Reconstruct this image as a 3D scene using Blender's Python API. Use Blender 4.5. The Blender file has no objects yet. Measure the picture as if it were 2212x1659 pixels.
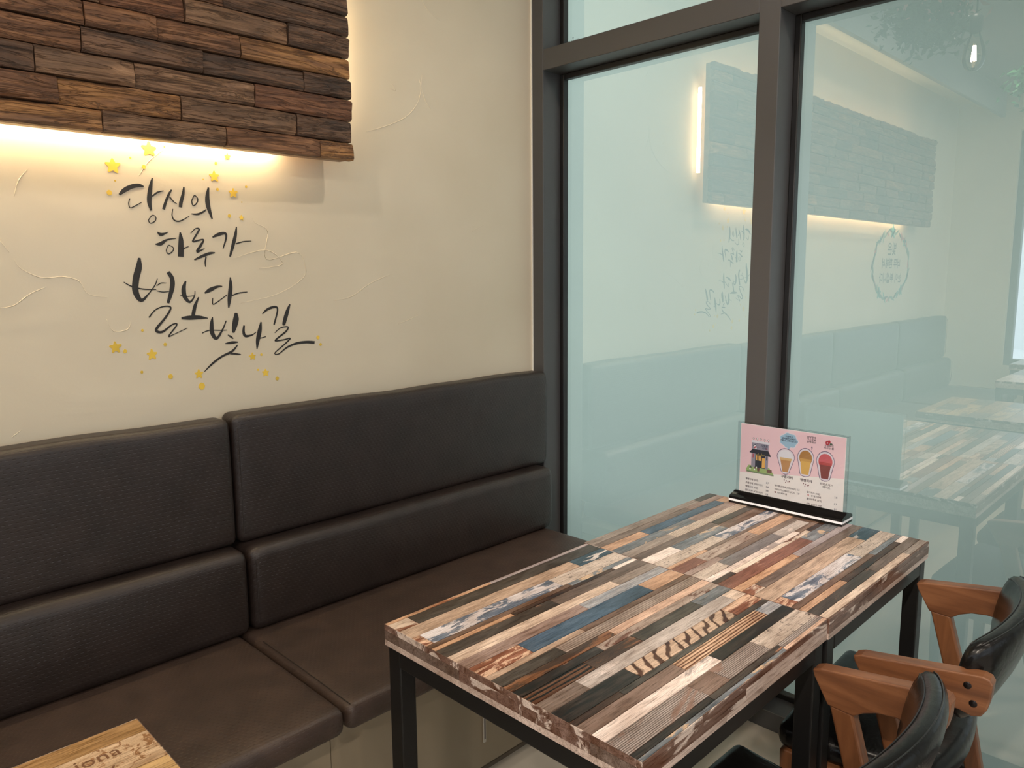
# Corner table of a small cafe: leather bench, patchwork tables, frosted glass wall.
EXPO = 0.0; SKY = 2.85; LAMP = 7.3; LEDS = 48.0; FILL_W = 4.2
GL1, GL2 = (176, 192, 185), (184, 200, 190); REFM, REFA = 2.0, .24
CH2 = ((-.5225, -1.535, 0), .06); CH1 = ((-1.072, -1.52, 0), .02)
# measured layout of the printed boards on the two table tops: (look, x0, x1, y0, y1) in metres from the corner by the wall
BOARDS_A=[["orange",0.0,0.2699,0.0,-0.0094],["lavender",0.2699,0.596,0.0,-0.0094],["patch",0.0,0.0466,-0.0094,-0.0458],["slate",0.0466,0.596,-0.0094,-0.0458],["beige",0.0,0.4766,-0.0458,-0.0829],["bluewhite",0.4766,0.596,-0.0458,-0.0829],["redfleck",0.0,0.0179,-0.0829,-0.1257],["bluestreak",0.0179,0.3676,-0.0829,-0.1257],["speckle",0.3676,0.596,-0.0829,-0.1257],["brown",0.0,0.3808,-0.1257,-0.1394],["bluemix",0.3808,0.596,-0.1257,-0.1394],["orange",0.0,0.1966,-0.1394,-0.1512],["darkbrown",0.1966,0.5152,-0.1394,-0.1512],["white",0.5152,0.596,-0.1394,-0.1512],["slateorange",0.0,0.2936,-0.1512,-0.1816],["taupe",0.2936,0.596,-0.1512,-0.1816],["cream",0.0,0.454,-0.1816,-0.2091],["greige",0.454,0.596,-0.1816,-0.2091],["taupepink",0.0,0.318,-0.2091,-0.2368],["bluegray",0.318,0.596,-0.2091,-0.2368],["redfleck",0.0,0.117,-0.2368,-0.2769],["blue",0.117,0.4791,-0.2368,-0.2769],["tan",0.4791,0.596,-0.2368,-0.2769],["beige",0.0,0.2401,-0.2769,-0.2913],["brown",0.2401,0.596,-0.2769,-0.2913],["slate",0.0,0.1564,-0.2913,-0.3189],["greigeline",0.1564,0.596,-0.2913,-0.3189],["rust",0.0,0.2697,-0.3189,-0.3399],["peach",0.2697,0.596,-0.3189,-0.3399],["charcoal",0.0,0.2072,-0.3399,-0.3612],["greigefleck",0.2072,0.596,-0.3399,-0.3612],["swirl",0.0,0.1492,-0.3612,-0.3896],["rust",0.1492,0.2826,-0.3612,-0.3896],["slate",0.2826,0.484,-0.3612,-0.3896],["bluemix",0.484,0.596,-0.3612,-0.3896],["graybrown",0.0,0.0944,-0.3896,-0.422],["palegray",0.0944,0.5539,-0.3896,-0.422],["cream",0.5539,0.596,-0.3896,-0.422],["charcoal",0.0,0.181,-0.422,-0.4579],["zebra",0.181,0.4951,-0.422,-0.4579],["redfleck",0.4951,0.596,-0.422,-0.4579],["rust",0.0,0.1183,-0.4579,-0.471],["slate",0.1183,0.596,-0.4579,-0.471],["plainbrown",0.0,0.25,-0.471,-0.4995],["pine",0.25,0.5362,-0.471,-0.4995],["bluegray",0.5362,0.596,-0.471,-0.4995],["whiteswirl",0.0,0.3177,-0.4995,-0.5258],["charcoal",0.3177,0.596,-0.4995,-0.5258],["grayline",0.0,0.2083,-0.5258,-0.5667],["plainbrown",0.2083,0.2733,-0.5258,-0.5667],["grayline",0.2733,0.4128,-0.5258,-0.5667],["speckle",0.4128,0.596,-0.5258,-0.5667],["charcoal",0.0,0.2031,-0.5667,-0.5792],["slateorange",0.2031,0.4344,-0.5667,-0.5792],["grayline",0.4344,0.596,-0.5667,-0.5792],["bluemix",0.0,0.43,-0.5792,-0.5877],["peach",0.43,0.596,-0.5792,-0.5877]]
BOARDS_B=[["greige",0.0,0.4881,0.0,-0.0256],["slate",0.4881,0.582,0.0,-0.0256],["graybrown",0.0,0.4084,-0.0256,-0.0493],["taupepink",0.4084,0.582,-0.0256,-0.0493],["tan",0.0,0.1594,-0.0493,-0.08],["blue",0.1594,0.5289,-0.0493,-0.08],["tan",0.5289,0.582,-0.0493,-0.08],["bluemix",0.0,0.3309,-0.08,-0.1102],["taupepink",0.3309,0.582,-0.08,-0.1102],["greige",0.0,0.1898,-0.1102,-0.1411],["creamline",0.1898,0.582,-0.1102,-0.1411],["taupe",0.0,0.3462,-0.1411,-0.1656],["slate",0.3462,0.582,-0.1411,-0.1656],["white",0.0,0.1196,-0.1656,-0.1993],["bluemix",0.1196,0.3402,-0.1656,-0.1993],["brown",0.3402,0.582,-0.1656,-0.1993],["speckle",0.0,0.2598,-0.1993,-0.2348],["bluestreak",0.2598,0.582,-0.1993,-0.2348],["tan",0.0,0.1609,-0.2348,-0.2455],["graybrown",0.1609,0.582,-0.2348,-0.2455],["redbrown",0.0,0.1014,-0.2455,-0.2783],["greigefleck",0.1014,0.3448,-0.2455,-0.2783],["tan",0.3448,0.582,-0.2455,-0.2783],["taupepink",0.0,0.1409,-0.2783,-0.2976],["graybrown",0.1409,0.582,-0.2783,-0.2976],["speckle",0.0,0.1115,-0.2976,-0.3302],["slatelight",0.1115,0.3745,-0.2976,-0.3302],["palegray",0.3745,0.5216,-0.2976,-0.3302],["brown",0.5216,0.582,-0.2976,-0.3302],["white",0.0,0.0366,-0.3302,-0.3473],["whiteswirl",0.0366,0.4308,-0.3302,-0.3473],["brown",0.4308,0.582,-0.3302,-0.3473],["darkbrown",0.0,0.0818,-0.3473,-0.3618],["creamcrack",0.0818,0.457,-0.3473,-0.3618],["darkbrown",0.457,0.582,-0.3473,-0.3618],["redbrown",0.0,0.3947,-0.3618,-0.3966],["bluemix",0.3947,0.582,-0.3618,-0.3966],["orange",0.0,0.2738,-0.3966,-0.4172],["lavender",0.2738,0.582,-0.3966,-0.4172],["patch",0.0,0.0547,-0.4172,-0.4432],["taupe",0.0547,0.582,-0.4172,-0.4432],["beige",0.0,0.4848,-0.4432,-0.4854],["bluewhite",0.4848,0.582,-0.4432,-0.4854],["redfleck",0.0,0.0342,-0.4854,-0.5228],["bluestreak",0.0342,0.3656,-0.4854,-0.5228],["speckle",0.3656,0.582,-0.4854,-0.5228],["brown",0.0,0.4007,-0.5228,-0.5381],["bluemix",0.4007,0.582,-0.5228,-0.5381],["tan",0.0,0.1995,-0.5381,-0.5541],["darkbrown",0.1995,0.5248,-0.5381,-0.5541],["white",0.5248,0.582,-0.5381,-0.5541],["slateorange",0.0,0.3015,-0.5541,-0.5781],["taupe",0.3015,0.582,-0.5541,-0.5781],["cream",0.0,0.4591,-0.5781,-0.5953],["greige",0.4591,0.582,-0.5781,-0.5953]]
BLOCK_JOINTS=[[-1.584, -1.308, -1.05], [-1.665, -1.411, -1.115], [-1.508, -1.227], [-1.613, -1.353, -1.089], [-1.604, -1.454, -1.257], [-1.57, -1.389, -1.13], [-1.294], [], []]
# brush strokes of the wall lettering: [x, z, width] along each stroke, metres on the wall
BRUSH=[[[[-1.5253,1.5744,0.0045],[-1.5138,1.5852,0.0098],[-1.4967,1.5951,0.0098],[-1.4799,1.5989,0.0084],[-1.469,1.5971,0.003]],[[-1.5025,1.5673,0.0019],[-1.5063,1.5558,0.0019],[-1.5034,1.5454,0.0019],[-1.4909,1.551,0.0023],[-1.4762,1.5602,0.0015]],[[-1.4475,1.6192,0.0023],[-1.4527,1.599,0.0084],[-1.4564,1.5797,0.0108],[-1.4586,1.5604,0.01],[-1.4555,1.5414,0.0046]],[[-1.4507,1.5755,0.0031],[-1.4378,1.5855,0.0039],[-1.4229,1.5904,0.0016]],[[-1.4552,1.5299,0.0019],[-1.4636,1.518,0.0019],[-1.4592,1.5112,0.0023],[-1.4486,1.5167,0.0023],[-1.446,1.5257,0.0019],[-1.4513,1.5308,0.0015],[-1.4564,1.5291,0.0015]]],[[[-1.4036,1.5941,0.0031],[-1.411,1.5827,0.0055],[-1.4202,1.5627,0.0062],[-1.4261,1.546,0.007]],[[-1.4095,1.5769,0.0031],[-1.4005,1.5658,0.0024],[-1.3929,1.5615,0.0012]],[[-1.3729,1.6029,0.0032],[-1.3762,1.585,0.0071],[-1.3828,1.5649,0.0087],[-1.3848,1.5529,0.0079]],[[-1.4037,1.548,0.0016],[-1.4068,1.5322,0.0024],[-1.4018,1.5206,0.0032],[-1.388,1.5192,0.0032],[-1.3646,1.5322,0.0012]]],[[[-1.3479,1.5848,0.002],[-1.3554,1.5704,0.0024],[-1.3522,1.5587,0.0028],[-1.3422,1.5672,0.0028],[-1.3403,1.5773,0.0024],[-1.3471,1.5849,0.002]],[[-1.3585,1.5384,0.002],[-1.3421,1.5384,0.0048],[-1.325,1.5469,0.004],[-1.3205,1.5516,0.0016]],[[-1.3106,1.6062,0.004],[-1.3152,1.5809,0.0105],[-1.3139,1.5568,0.0106],[-1.3061,1.5279,0.0033]]],[[[-1.4447,1.4908,0.0023],[-1.4375,1.4848,0.0078],[-1.4256,1.4883,0.0031],[-1.4184,1.4917,0.0016]],[[-1.4515,1.4611,0.0023],[-1.4391,1.4625,0.0086],[-1.4229,1.4727,0.0039],[-1.401,1.4764,0.0016]],[[-1.4206,1.4601,0.0016],[-1.4267,1.447,0.002],[-1.4222,1.438,0.0024],[-1.4111,1.4453,0.0024],[-1.4097,1.454,0.002],[-1.4198,1.4601,0.0016]],[[-1.3899,1.4914,0.0032],[-1.3892,1.4735,0.0112],[-1.3909,1.4496,0.0136],[-1.3922,1.4316,0.0136]],[[-1.3847,1.4517,0.0032],[-1.3714,1.4571,0.0016]]],[[[-1.3638,1.4902,0.0016],[-1.3508,1.5019,0.0024],[-1.3414,1.501,0.004],[-1.3498,1.4866,0.004],[-1.3599,1.4702,0.004],[-1.3466,1.4726,0.0041],[-1.3319,1.475,0.0033],[-1.3414,1.4585,0.0065],[-1.3506,1.4441,0.0057],[-1.3313,1.4526,0.0016]],[[-1.359,1.4238,0.0032],[-1.3411,1.4321,0.0065],[-1.3196,1.4405,0.0066],[-1.3045,1.4427,0.0025]],[[-1.3285,1.4322,0.0033],[-1.3316,1.4178,0.0033],[-1.3315,1.4063,0.0012]]],[[[-1.3083,1.4817,0.0033],[-1.2929,1.4891,0.0082],[-1.2755,1.493,0.0066],[-1.2718,1.4827,0.005],[-1.2824,1.4534,0.0025]],[[-1.2423,1.5107,0.0025],[-1.2475,1.4855,0.0084],[-1.2557,1.4602,0.0084],[-1.2649,1.4328,0.0042]],[[-1.2464,1.4666,0.0034],[-1.226,1.4726,0.003],[-1.2032,1.4748,0.0017]]],[[[-1.4917,1.4279,0.0054],[-1.4945,1.4055,0.0139],[-1.5029,1.3784,0.0147],[-1.5063,1.3474,0.014],[-1.4949,1.3257,0.0086],[-1.4768,1.3409,0.0031],[-1.4599,1.3622,0.0024],[-1.453,1.3779,0.0016]],[[-1.5314,1.3703,0.0015],[-1.5146,1.36,0.0031],[-1.4891,1.3529,0.0031],[-1.458,1.3511,0.0016]],[[-1.4266,1.3936,0.0087],[-1.4179,1.3776,0.0104],[-1.4196,1.3536,0.0112],[-1.4321,1.317,0.0064]],[[-1.4562,1.3602,0.0016],[-1.4461,1.3667,0.0024],[-1.4325,1.3666,0.0016]],[[-1.4571,1.3483,0.0016],[-1.4438,1.3449,0.0024],[-1.4281,1.3457,0.0016]],[[-1.4799,1.2837,0.0032],[-1.4644,1.3009,0.0028],[-1.4425,1.3093,0.0032],[-1.4262,1.3055,0.004],[-1.4405,1.2819,0.0048],[-1.4652,1.2531,0.0064],[-1.451,1.2463,0.0056],[-1.4261,1.2631,0.0032],[-1.4141,1.2624,0.0032],[-1.436,1.2352,0.0032],[-1.4238,1.2385,0.0016],[-1.3885,1.2528,0.0008]]],[[[-1.3843,1.3711,0.0032],[-1.3908,1.353,0.0105],[-1.3898,1.3327,0.0106],[-1.3778,1.3181,0.0057],[-1.3653,1.332,0.0029],[-1.3627,1.3463,0.0016]],[[-1.4009,1.3362,0.0016],[-1.385,1.3326,0.0024],[-1.3635,1.334,0.0016]],[[-1.3543,1.3297,0.0025],[-1.3654,1.3074,0.0082],[-1.372,1.2829,0.009]],[[-1.4017,1.2781,0.0057],[-1.3805,1.2784,0.0107],[-1.3557,1.2781,0.0091],[-1.334,1.275,0.0017]]],[[[-1.3381,1.3396,0.0033],[-1.3236,1.3476,0.01],[-1.3039,1.3555,0.0058],[-1.2909,1.3562,0.0025]],[[-1.3178,1.3266,0.0017],[-1.3188,1.3108,0.0025],[-1.3065,1.3158,0.0025],[-1.2792,1.334,0.0021]],[[-1.2675,1.3794,0.0025],[-1.2682,1.3549,0.0102],[-1.2731,1.3254,0.0102],[-1.277,1.3,0.0034]],[[-1.2707,1.3295,0.0025],[-1.2479,1.3375,0.0034],[-1.2229,1.3399,0.0022]]],[[[-1.3219,1.2773,0.0025],[-1.3252,1.2599,0.0092],[-1.3255,1.2367,0.0109],[-1.3149,1.2212,0.0076],[-1.2983,1.2415,0.0042],[-1.2858,1.2663,0.0025]],[[-1.3522,1.2371,0.0021],[-1.3327,1.2434,0.0025],[-1.3027,1.2417,0.0025],[-1.2852,1.2415,0.0017]],[[-1.2579,1.2856,0.0068],[-1.2589,1.2693,0.0154],[-1.2648,1.2481,0.0129],[-1.2688,1.2333,0.006]],[[-1.2838,1.2286,0.0017],[-1.2753,1.2229,0.0051],[-1.2698,1.2174,0.0017]],[[-1.2927,1.2061,0.0021],[-1.274,1.2078,0.0069],[-1.257,1.2079,0.0026]],[[-1.2588,1.2002,0.0026],[-1.2755,1.1841,0.006],[-1.3028,1.1734,0.0051],[-1.3299,1.1565,0.0051],[-1.3526,1.1373,0.0013]],[[-1.2804,1.178,0.0026],[-1.267,1.177,0.0043],[-1.2514,1.1744,0.0017]]],[[[-1.2375,1.251,0.0043],[-1.24,1.2337,0.0069],[-1.2347,1.2225,0.007],[-1.2162,1.2244,0.0035],[-1.2041,1.2316,0.0018]],[[-1.1885,1.2581,0.0035],[-1.1936,1.2354,0.0114],[-1.2008,1.2093,0.0106],[-1.2046,1.1853,0.0026]],[[-1.1959,1.2134,0.0026],[-1.1767,1.2175,0.0018]]],[[[-1.1834,1.2799,0.0026],[-1.1676,1.2916,0.0062],[-1.1457,1.2974,0.0062],[-1.138,1.2882,0.0045],[-1.1509,1.2486,0.0045]],[[-1.0998,1.3034,0.0036],[-1.11,1.2803,0.0108],[-1.1205,1.2515,0.0099],[-1.1219,1.2448,0.0045]],[[-1.1498,1.2261,0.0018],[-1.132,1.2386,0.0027],[-1.1098,1.2405,0.0036],[-1.1154,1.2286,0.0045],[-1.1434,1.21,0.0045],[-1.1487,1.2036,0.0036],[-1.1241,1.2051,0.0036],[-1.1041,1.2074,0.0036],[-1.1249,1.1906,0.0036],[-1.153,1.1701,0.0027],[-1.141,1.1669,0.0027],[-1.1155,1.1831,0.0045],[-1.0848,1.1924,0.0064],[-1.054,1.1939,0.0074],[-1.0281,1.1908,0.0084]]]]
STARS=[[-1.4501, 1.6857, 0.0198], [-1.5348, 1.6391, 0.0192], [-1.2555, 1.6875, 0.009], [-1.294, 1.6348, 0.0146], [-1.2457, 1.5964, 0.0132], [-1.2271, 1.5343, 0.0076], [-1.5618, 1.216, 0.0155], [-1.4794, 1.1919, 0.0144], [-1.2189, 1.1656, 0.011], [-1.3669, 1.1323, 0.0126], [-1.1836, 1.1178, 0.0116]]
DOTS=[[-1.4134, 1.6953, 0.0023], [-1.4945, 1.6617, 0.0022], [-1.4651, 1.6431, 0.0049], [-1.2871, 1.6684, 0.0036], [-1.5321, 1.6058, 0.0022], [-1.5471, 1.5774, 0.0063], [-1.2871, 1.6034, 0.0037], [-1.209, 1.6155, 0.0033], [-1.2236, 1.575, 0.0017], [-1.2599, 1.5378, 0.0046], [-1.3226, 1.6257, 0.0016], [-1.4977, 1.253, 0.0032], [-1.5412, 1.2051, 0.0047], [-1.4462, 1.2148, 0.0044], [-1.5065, 1.151, 0.0036], [-1.4389, 1.1333, 0.0061], [-1.3619, 1.1001, 0.0089], [-1.1929, 1.1688, 0.0035], [-1.2048, 1.1279, 0.0031], [-1.1499, 1.0986, 0.0054], [-1.0158, 1.2049, 0.0056], [-1.0084, 1.1837, 0.0042]]
RIDGES=[[[-0.8257,1.8013],[-0.741,1.8318],[-0.6699,1.8683],[-0.623,1.9233],[-0.6076,2.0018]],[[-0.6209,1.9858],[-0.599,1.9268],[-0.5774,1.9019]],[[-1.7518,1.4225],[-1.7405,1.4025],[-1.7022,1.3821],[-1.6607,1.3838],[-1.6282,1.374],[-1.6113,1.344],[-1.5702,1.3354]],[[-1.1964,1.5364],[-1.1881,1.5222],[-1.1548,1.5014],[-1.1632,1.4269],[-1.0718,1.4468],[-1.0476,1.4149],[-1.054,1.376],[-1.1345,1.3324],[-1.2428,1.3105]],[[-1.1848,1.4021],[-1.116,1.4146],[-1.1618,1.4517],[-1.261,1.4262]],[[-1.7868,1.3184],[-1.7606,1.3224],[-1.7277,1.3468],[-1.6949,1.3615]],[[-1.5763,1.2833],[-1.5632,1.2551],[-1.5319,1.2567],[-1.5221,1.2751]],[[-1.774,1.4616],[-1.7591,1.4373]],[[-0.6039,2.2271],[-0.583,2.1981],[-0.5316,2.1752]],[[-0.729,1.2283],[-0.6829,1.2407],[-0.6357,1.2564]],[[-1.7906,1.0325],[-1.7718,1.0453]],[[-1.4136,1.6902],[-1.4541,1.6558],[-1.4779,1.6213]],[[-1.7087,1.6171],[-1.7284,1.591],[-1.7401,1.556]],[[-0.7277,1.9547],[-0.7113,1.9358],[-0.7334,1.9404]],[[-0.4082,1.5257],[-0.3541,1.5509]],[[-0.9597,1.308],[-0.8957,1.3198],[-0.8281,1.3572],[-0.7408,1.3874]]]
import bpy, bmesh, math, random
from mathutils import Vector, Matrix
random.seed(7)
C = bpy.context.scene.collection
sc = bpy.context.scene

# ------------------------------------------------------------------ camera, world, light, exposure
def make_camera():
    cx, cy, cz, yaw, pit, rol, f = -2.1675, -1.95, 1.3805, 0.787, -0.1436, -0.0088, 1638.1
    fw = Vector((math.cos(pit)*math.cos(yaw), math.cos(pit)*math.sin(yaw), math.sin(pit)))
    rt = Vector((math.sin(yaw), -math.cos(yaw), 0)); up = rt.cross(fw)
    r2 = rt*math.cos(rol) + up*math.sin(rol); u2 = -rt*math.sin(rol) + up*math.cos(rol)
    cam = bpy.data.cameras.new('camera'); o = bpy.data.objects.new('camera', cam); C.objects.link(o)
    cam.sensor_width = 36; cam.lens = 36*f/2212; cam.clip_start = .02
    m = Matrix((r2, u2, -fw)).transposed().to_4x4(); m.translation = (cx, cy, cz); o.matrix_world = m
    sc.camera = o
make_camera()
sc.view_settings.view_transform = 'Standard'; sc.view_settings.look = 'None'
sc.view_settings.gamma = 1; sc.view_settings.use_curve_mapping = False
sc.view_settings.exposure = EXPO
sc.cycles.use_denoising = True
sc.cycles.max_bounces = 10; sc.cycles.diffuse_bounces = 5; sc.cycles.glossy_bounces = 5
sc.cycles.transparent_max_bounces = 12; sc.cycles.sample_clamp_indirect = 6
sc.cycles.caustics_reflective = False; sc.cycles.caustics_refractive = False

w = bpy.data.worlds.new('world'); sc.world = w; w.use_nodes = True
bg = w.node_tree.nodes['Background']
bg.inputs[0].default_value = (.86, .93, .96, 1); bg.inputs[1].default_value = SKY

def lamp(x, y, z, power, size, col, typ='DISK', rot=(0, 0, 0), spread=180):
    l = bpy.data.lights.new('lamp_beam', 'AREA'); l.shape = typ; l.size = size; l.energy = power
    l.color = col; l.spread = math.radians(spread)
    o = bpy.data.objects.new('lamp_beam', l); o.location = (x, y, z); o.rotation_euler = rot; C.objects.link(o)
    return o
WARM = (1.0, .87, .73)
DOWN = [(-.62, -1.14), (-2.25, -.98), (-3.9, -1.06), (-.62, -2.9), (-2.25, -2.9), (-3.9, -2.9), (-.62, -4.4), (-2.25, -4.4), (-3.9, -4.4)]
for i, (x, y) in enumerate(DOWN):
    lamp(x, y, 2.725, LAMP*(1.25, 1.1, .8, 1.2, 2.0, 4, 1, 2, 4)[i], .09, WARM)  # back two rows are added unseen, boosted to brighten the menu card

SPOT = (-2.75, -2.05, 2.60); AIM = Vector((-.45, -1.12, .80))  # added fill spot behind the camera, lifts the dim menu card
o = lamp(*SPOT, FILL_W, .075, WARM, spread=40); o.rotation_euler = (AIM-Vector(SPOT)).to_track_quat('-Z', 'Y').to_euler()
# ------------------------------------------------------------------ helpers
def lin(c):
    return tuple(((v/255)/12.92 if v/255 <= .04045 else ((v/255+.055)/1.055)**2.4) for v in c) + (1,)
def link(name, me, parent=None, mats=(), smooth=False, loc=None):
    o = bpy.data.objects.new(name, me); C.objects.link(o)
    for m in (mats if isinstance(mats, (list, tuple)) else [mats]): me.materials.append(m)
    if parent is not None: o.parent = parent
    if loc: o.location = loc
    if smooth:
        for p in me.polygons: p.use_smooth = True
    return o
def obj(name, bm, m=(), parent=None, smooth=False, loc=None):
    bmesh.ops.recalc_face_normals(bm, faces=bm.faces)
    me = bpy.data.meshes.new(name); bm.to_mesh(me); bm.free()
    return link(name, me, parent, m, smooth, loc)
def thing(name, label, cat, loc=(0, 0, 0), rz=0, group=None):
    o = bpy.data.objects.new(name, None); C.objects.link(o); o.empty_display_size = .1
    o.location = loc; o.rotation_euler = (0, 0, rz); o['label'] = label; o['category'] = cat
    if group: o['group'] = group
    return o
def struct(o): o['kind'] = 'structure'; return o
def tag(o, label, cat, group=None):
    o['label'] = label; o['category'] = cat
    if group: o['group'] = group
    return o
def bx(bm, x0, x1, y0, y1, z0, z1, bev=0, seg=2, mi=0):
    r = bmesh.ops.create_cube(bm, size=1, matrix=Matrix.Translation(((x0+x1)/2, (y0+y1)/2, (z0+z1)/2)) @ Matrix.Diagonal((abs(x1-x0), abs(y1-y0), abs(z1-z0), 1)))
    fs = set(f for v in r['verts'] for f in v.link_faces)
    for f in fs: f.material_index = mi
    if bev:
        es = list(set(e for v in r['verts'] for e in v.link_edges))
        bmesh.ops.bevel(bm, geom=es, offset=bev, segments=seg, affect='EDGES', profile=.5)
    return bm
def box(*a, **k): return bx(bmesh.new(), *a, **k)
def prism(bm, pts, a0, a1, axis='x', mi=0):
    """extrude a polygon: pts in the two other axes"""
    def P(p, a): return {'x': (a, p[0], p[1]), 'y': (p[0], a, p[1]), 'z': (p[0], p[1], a)}[axis]
    v0 = [bm.verts.new(P(p, a0)) for p in pts]; v1 = [bm.verts.new(P(p, a1)) for p in pts]
    n = len(pts); fs = [bm.faces.new(v0), bm.faces.new(v1[::-1])]
    for i in range(n): fs.append(bm.faces.new((v0[i], v1[i], v1[(i+1) % n], v0[(i+1) % n])))
    for f in fs: f.material_index = mi
    return bm
def tube(bm, pts, r, n=8, closed=False):
    pts = [Vector(p) for p in pts]; rings = []
    for i, p in enumerate(pts):
        if closed: t = pts[(i+1) % len(pts)]-pts[i-1]
        else: t = pts[min(i+1, len(pts)-1)]-pts[max(i-1, 0)]
        t.normalize(); a = t.cross(Vector((0, 0, 1)))
        if a.length < .01: a = t.cross(Vector((0, 1, 0)))
        a.normalize(); b = t.cross(a)
        rr = r[i] if isinstance(r, (list, tuple)) else r
        rings.append([bm.verts.new(p+a*rr*math.cos(k*2*math.pi/n)+b*rr*math.sin(k*2*math.pi/n)) for k in range(n)])
    m = len(rings)
    for i in range(m if closed else m-1):
        A, B = rings[i], rings[(i+1) % m]
        for k in range(n): bm.faces.new((A[k], A[(k+1) % n], B[(k+1) % n], B[k]))
    if not closed: bm.faces.new(rings[0][::-1]); bm.faces.new(rings[-1])
    return bm
def lathe(bm, prof, n=24, c=(0, 0, 0)):
    rings = [[bm.verts.new((c[0]+r*math.cos(2*math.pi*k/n), c[1]+r*math.sin(2*math.pi*k/n), c[2]+z)) for k in range(n)] if r > 1e-5 else [bm.verts.new((c[0], c[1], c[2]+z))] for r, z in prof]
    for A, B in zip(rings, rings[1:]):
        for k in range(n):
            vs = [A[k % len(A)], A[(k+1) % len(A)], B[(k+1) % len(B)], B[k % len(B)]]
            u = []
            for v in vs:
                if v not in u: u.append(v)
            if len(u) > 2: bm.faces.new(u)
    return bm

# ------------------------------------------------------------------ materials
class N:
    def __init__(s, name):
        s.m = bpy.data.materials.new(name); s.m.use_nodes = True; s.t = s.m.node_tree; s.b = s.t.nodes['Principled BSDF']; s.out = s.t.nodes['Material Output']
    def n(s, typ, **k):
        nd = s.t.nodes.new(typ)
        for a, v in k.items():
            if a.startswith('i_'):
                nd.inputs[a[2:].replace('_', ' ')].default_value = v
            else: setattr(nd, a, v)
        return nd
    def l(s, a, b): s.t.links.new(a, b)
    def set(s, col=None, rough=None, metal=None, **k):
        if col: s.b.inputs['Base Color'].default_value = lin(col)
        if rough is not None: s.b.inputs['Roughness'].default_value = rough
        if metal is not None: s.b.inputs['Metallic'].default_value = metal
        for a, v in k.items(): s.b.inputs[a.replace('_', ' ')].default_value = v
        return s
    def coord(s, scale=(1, 1, 1), rnd=True, kind='Object'):
        tc = s.n('ShaderNodeTexCoord'); mp = s.n('ShaderNodeMapping'); mp.inputs['Scale'].default_value = scale
        s.l(tc.outputs[kind], mp.inputs['Vector'])
        if rnd:
            oi = s.n('ShaderNodeObjectInfo'); mu = s.n('ShaderNodeVectorMath', operation='MULTIPLY'); mu.inputs[1].default_value = (37, 53, 71)
            s.l(oi.outputs['Random'], mu.inputs[0]); s.l(mu.outputs[0], mp.inputs['Location'])
        return mp.outputs[0]
    def noise(s, vec, scale, detail=4, rough=.6, dist=0):
        nd = s.n('ShaderNodeTexNoise'); nd.inputs['Scale'].default_value = scale; nd.inputs['Detail'].default_value = detail
        nd.inputs['Roughness'].default_value = rough; nd.inputs['Distortion'].default_value = dist; s.l(vec, nd.inputs['Vector']); return nd.outputs['Fac']
    def ramp(s, fac, stops, interp='LINEAR'):
        r = s.n('ShaderNodeValToRGB'); e = r.color_ramp.elements; r.color_ramp.interpolation = interp
        while len(e) < len(stops): e.new(.5)
        for k, (p, c) in enumerate(stops): e[k].position = p; e[k].color = lin(c) if len(c) == 3 else c
        s.l(fac, r.inputs[0]); return r.outputs[0]
    def mix(s, fac, a, b):
        m = s.n('ShaderNodeMix', data_type='RGBA'); s.l(fac, m.inputs[0])
        for i, v in ((6, a), (7, b)):
            if isinstance(v, tuple): m.inputs[i].default_value = lin(v)
            else: s.l(v, m.inputs[i])
        return m.outputs[2]
    def math(s, op, a, b=0.):
        m = s.n('ShaderNodeMath', operation=op)
        for i, v in ((0, a), (1, b)):
            if isinstance(v, (int, float)): m.inputs[i].default_value = v
            else: s.l(v, m.inputs[i])
        return m.outputs[0]
    def bump(s, h, strength=.3, dist=.002, chain=None):
        b = s.n('ShaderNodeBump'); b.inputs['Strength'].default_value = strength; b.inputs['Distance'].default_value = dist
        s.l(h, b.inputs['Height'])
        if chain: s.l(chain, b.inputs['Normal'])
        s.l(b.outputs[0], s.b.inputs['Normal']); return b.outputs[0]
    def base(s, o): s.l(o, s.b.inputs['Base Color'])
def plain(name, col, rough=.5, metal=0, var=0.0, **k):
    m = N(name); m.set(col, rough, metal, **k)
    if var:
        f = m.noise(m.coord(), 9, 3)
        m.base(m.ramp(f, [(.3, tuple(max(0, c*(1-var)) for c in col)), (.7, tuple(min(255, c*(1+var)) for c in col))]))
    return m.m

# wall plaster, hand trowelled
m = N('cream_plaster'); m.set((216, 202, 180), .75)
v = m.coord(rnd=False); f = m.noise(v, 2.2, 5, .5); m.base(m.ramp(f, [(.3, (212, 199, 175)), (.7, (220, 208, 186))]))
h1 = m.noise(m.coord((1, 1, 2.2), rnd=False), 3.0, 3, .45, 1.2); b1 = m.bump(h1, .09, .02)
h2 = m.noise(v, 160, 2, .5); m.bump(h2, .06, .002, b1)
WALL = m.m
m = N('ceiling_paint'); m.set((150, 151, 149), .85); m.bump(m.noise(m.coord(rnd=False), 60, 2), .05, .002); CEIL = m.m
m = N('terrazzo_floor'); v = m.coord(rnd=False)
vo = m.n('ShaderNodeTexVoronoi'); vo.inputs['Scale'].default_value = 55; m.l(v, vo.inputs['Vector'])
chip = m.ramp(vo.outputs['Color'], [(0, (205, 196, 182)), (.72, (210, 202, 190)), (.74, (158, 142, 124)), (.86, (226, 220, 210))], 'CONSTANT')
edge = m.math('LESS_THAN', vo.outputs['Distance'], .011)
m.base(m.mix(m.ramp(m.noise(v, 3), [(.35, (0, 0, 0)), (.7, (60, 60, 60))]), m.mix(edge, (205, 196, 182), chip), (188, 178, 164))); m.set(None, .32); FLOOR = m.m

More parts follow.
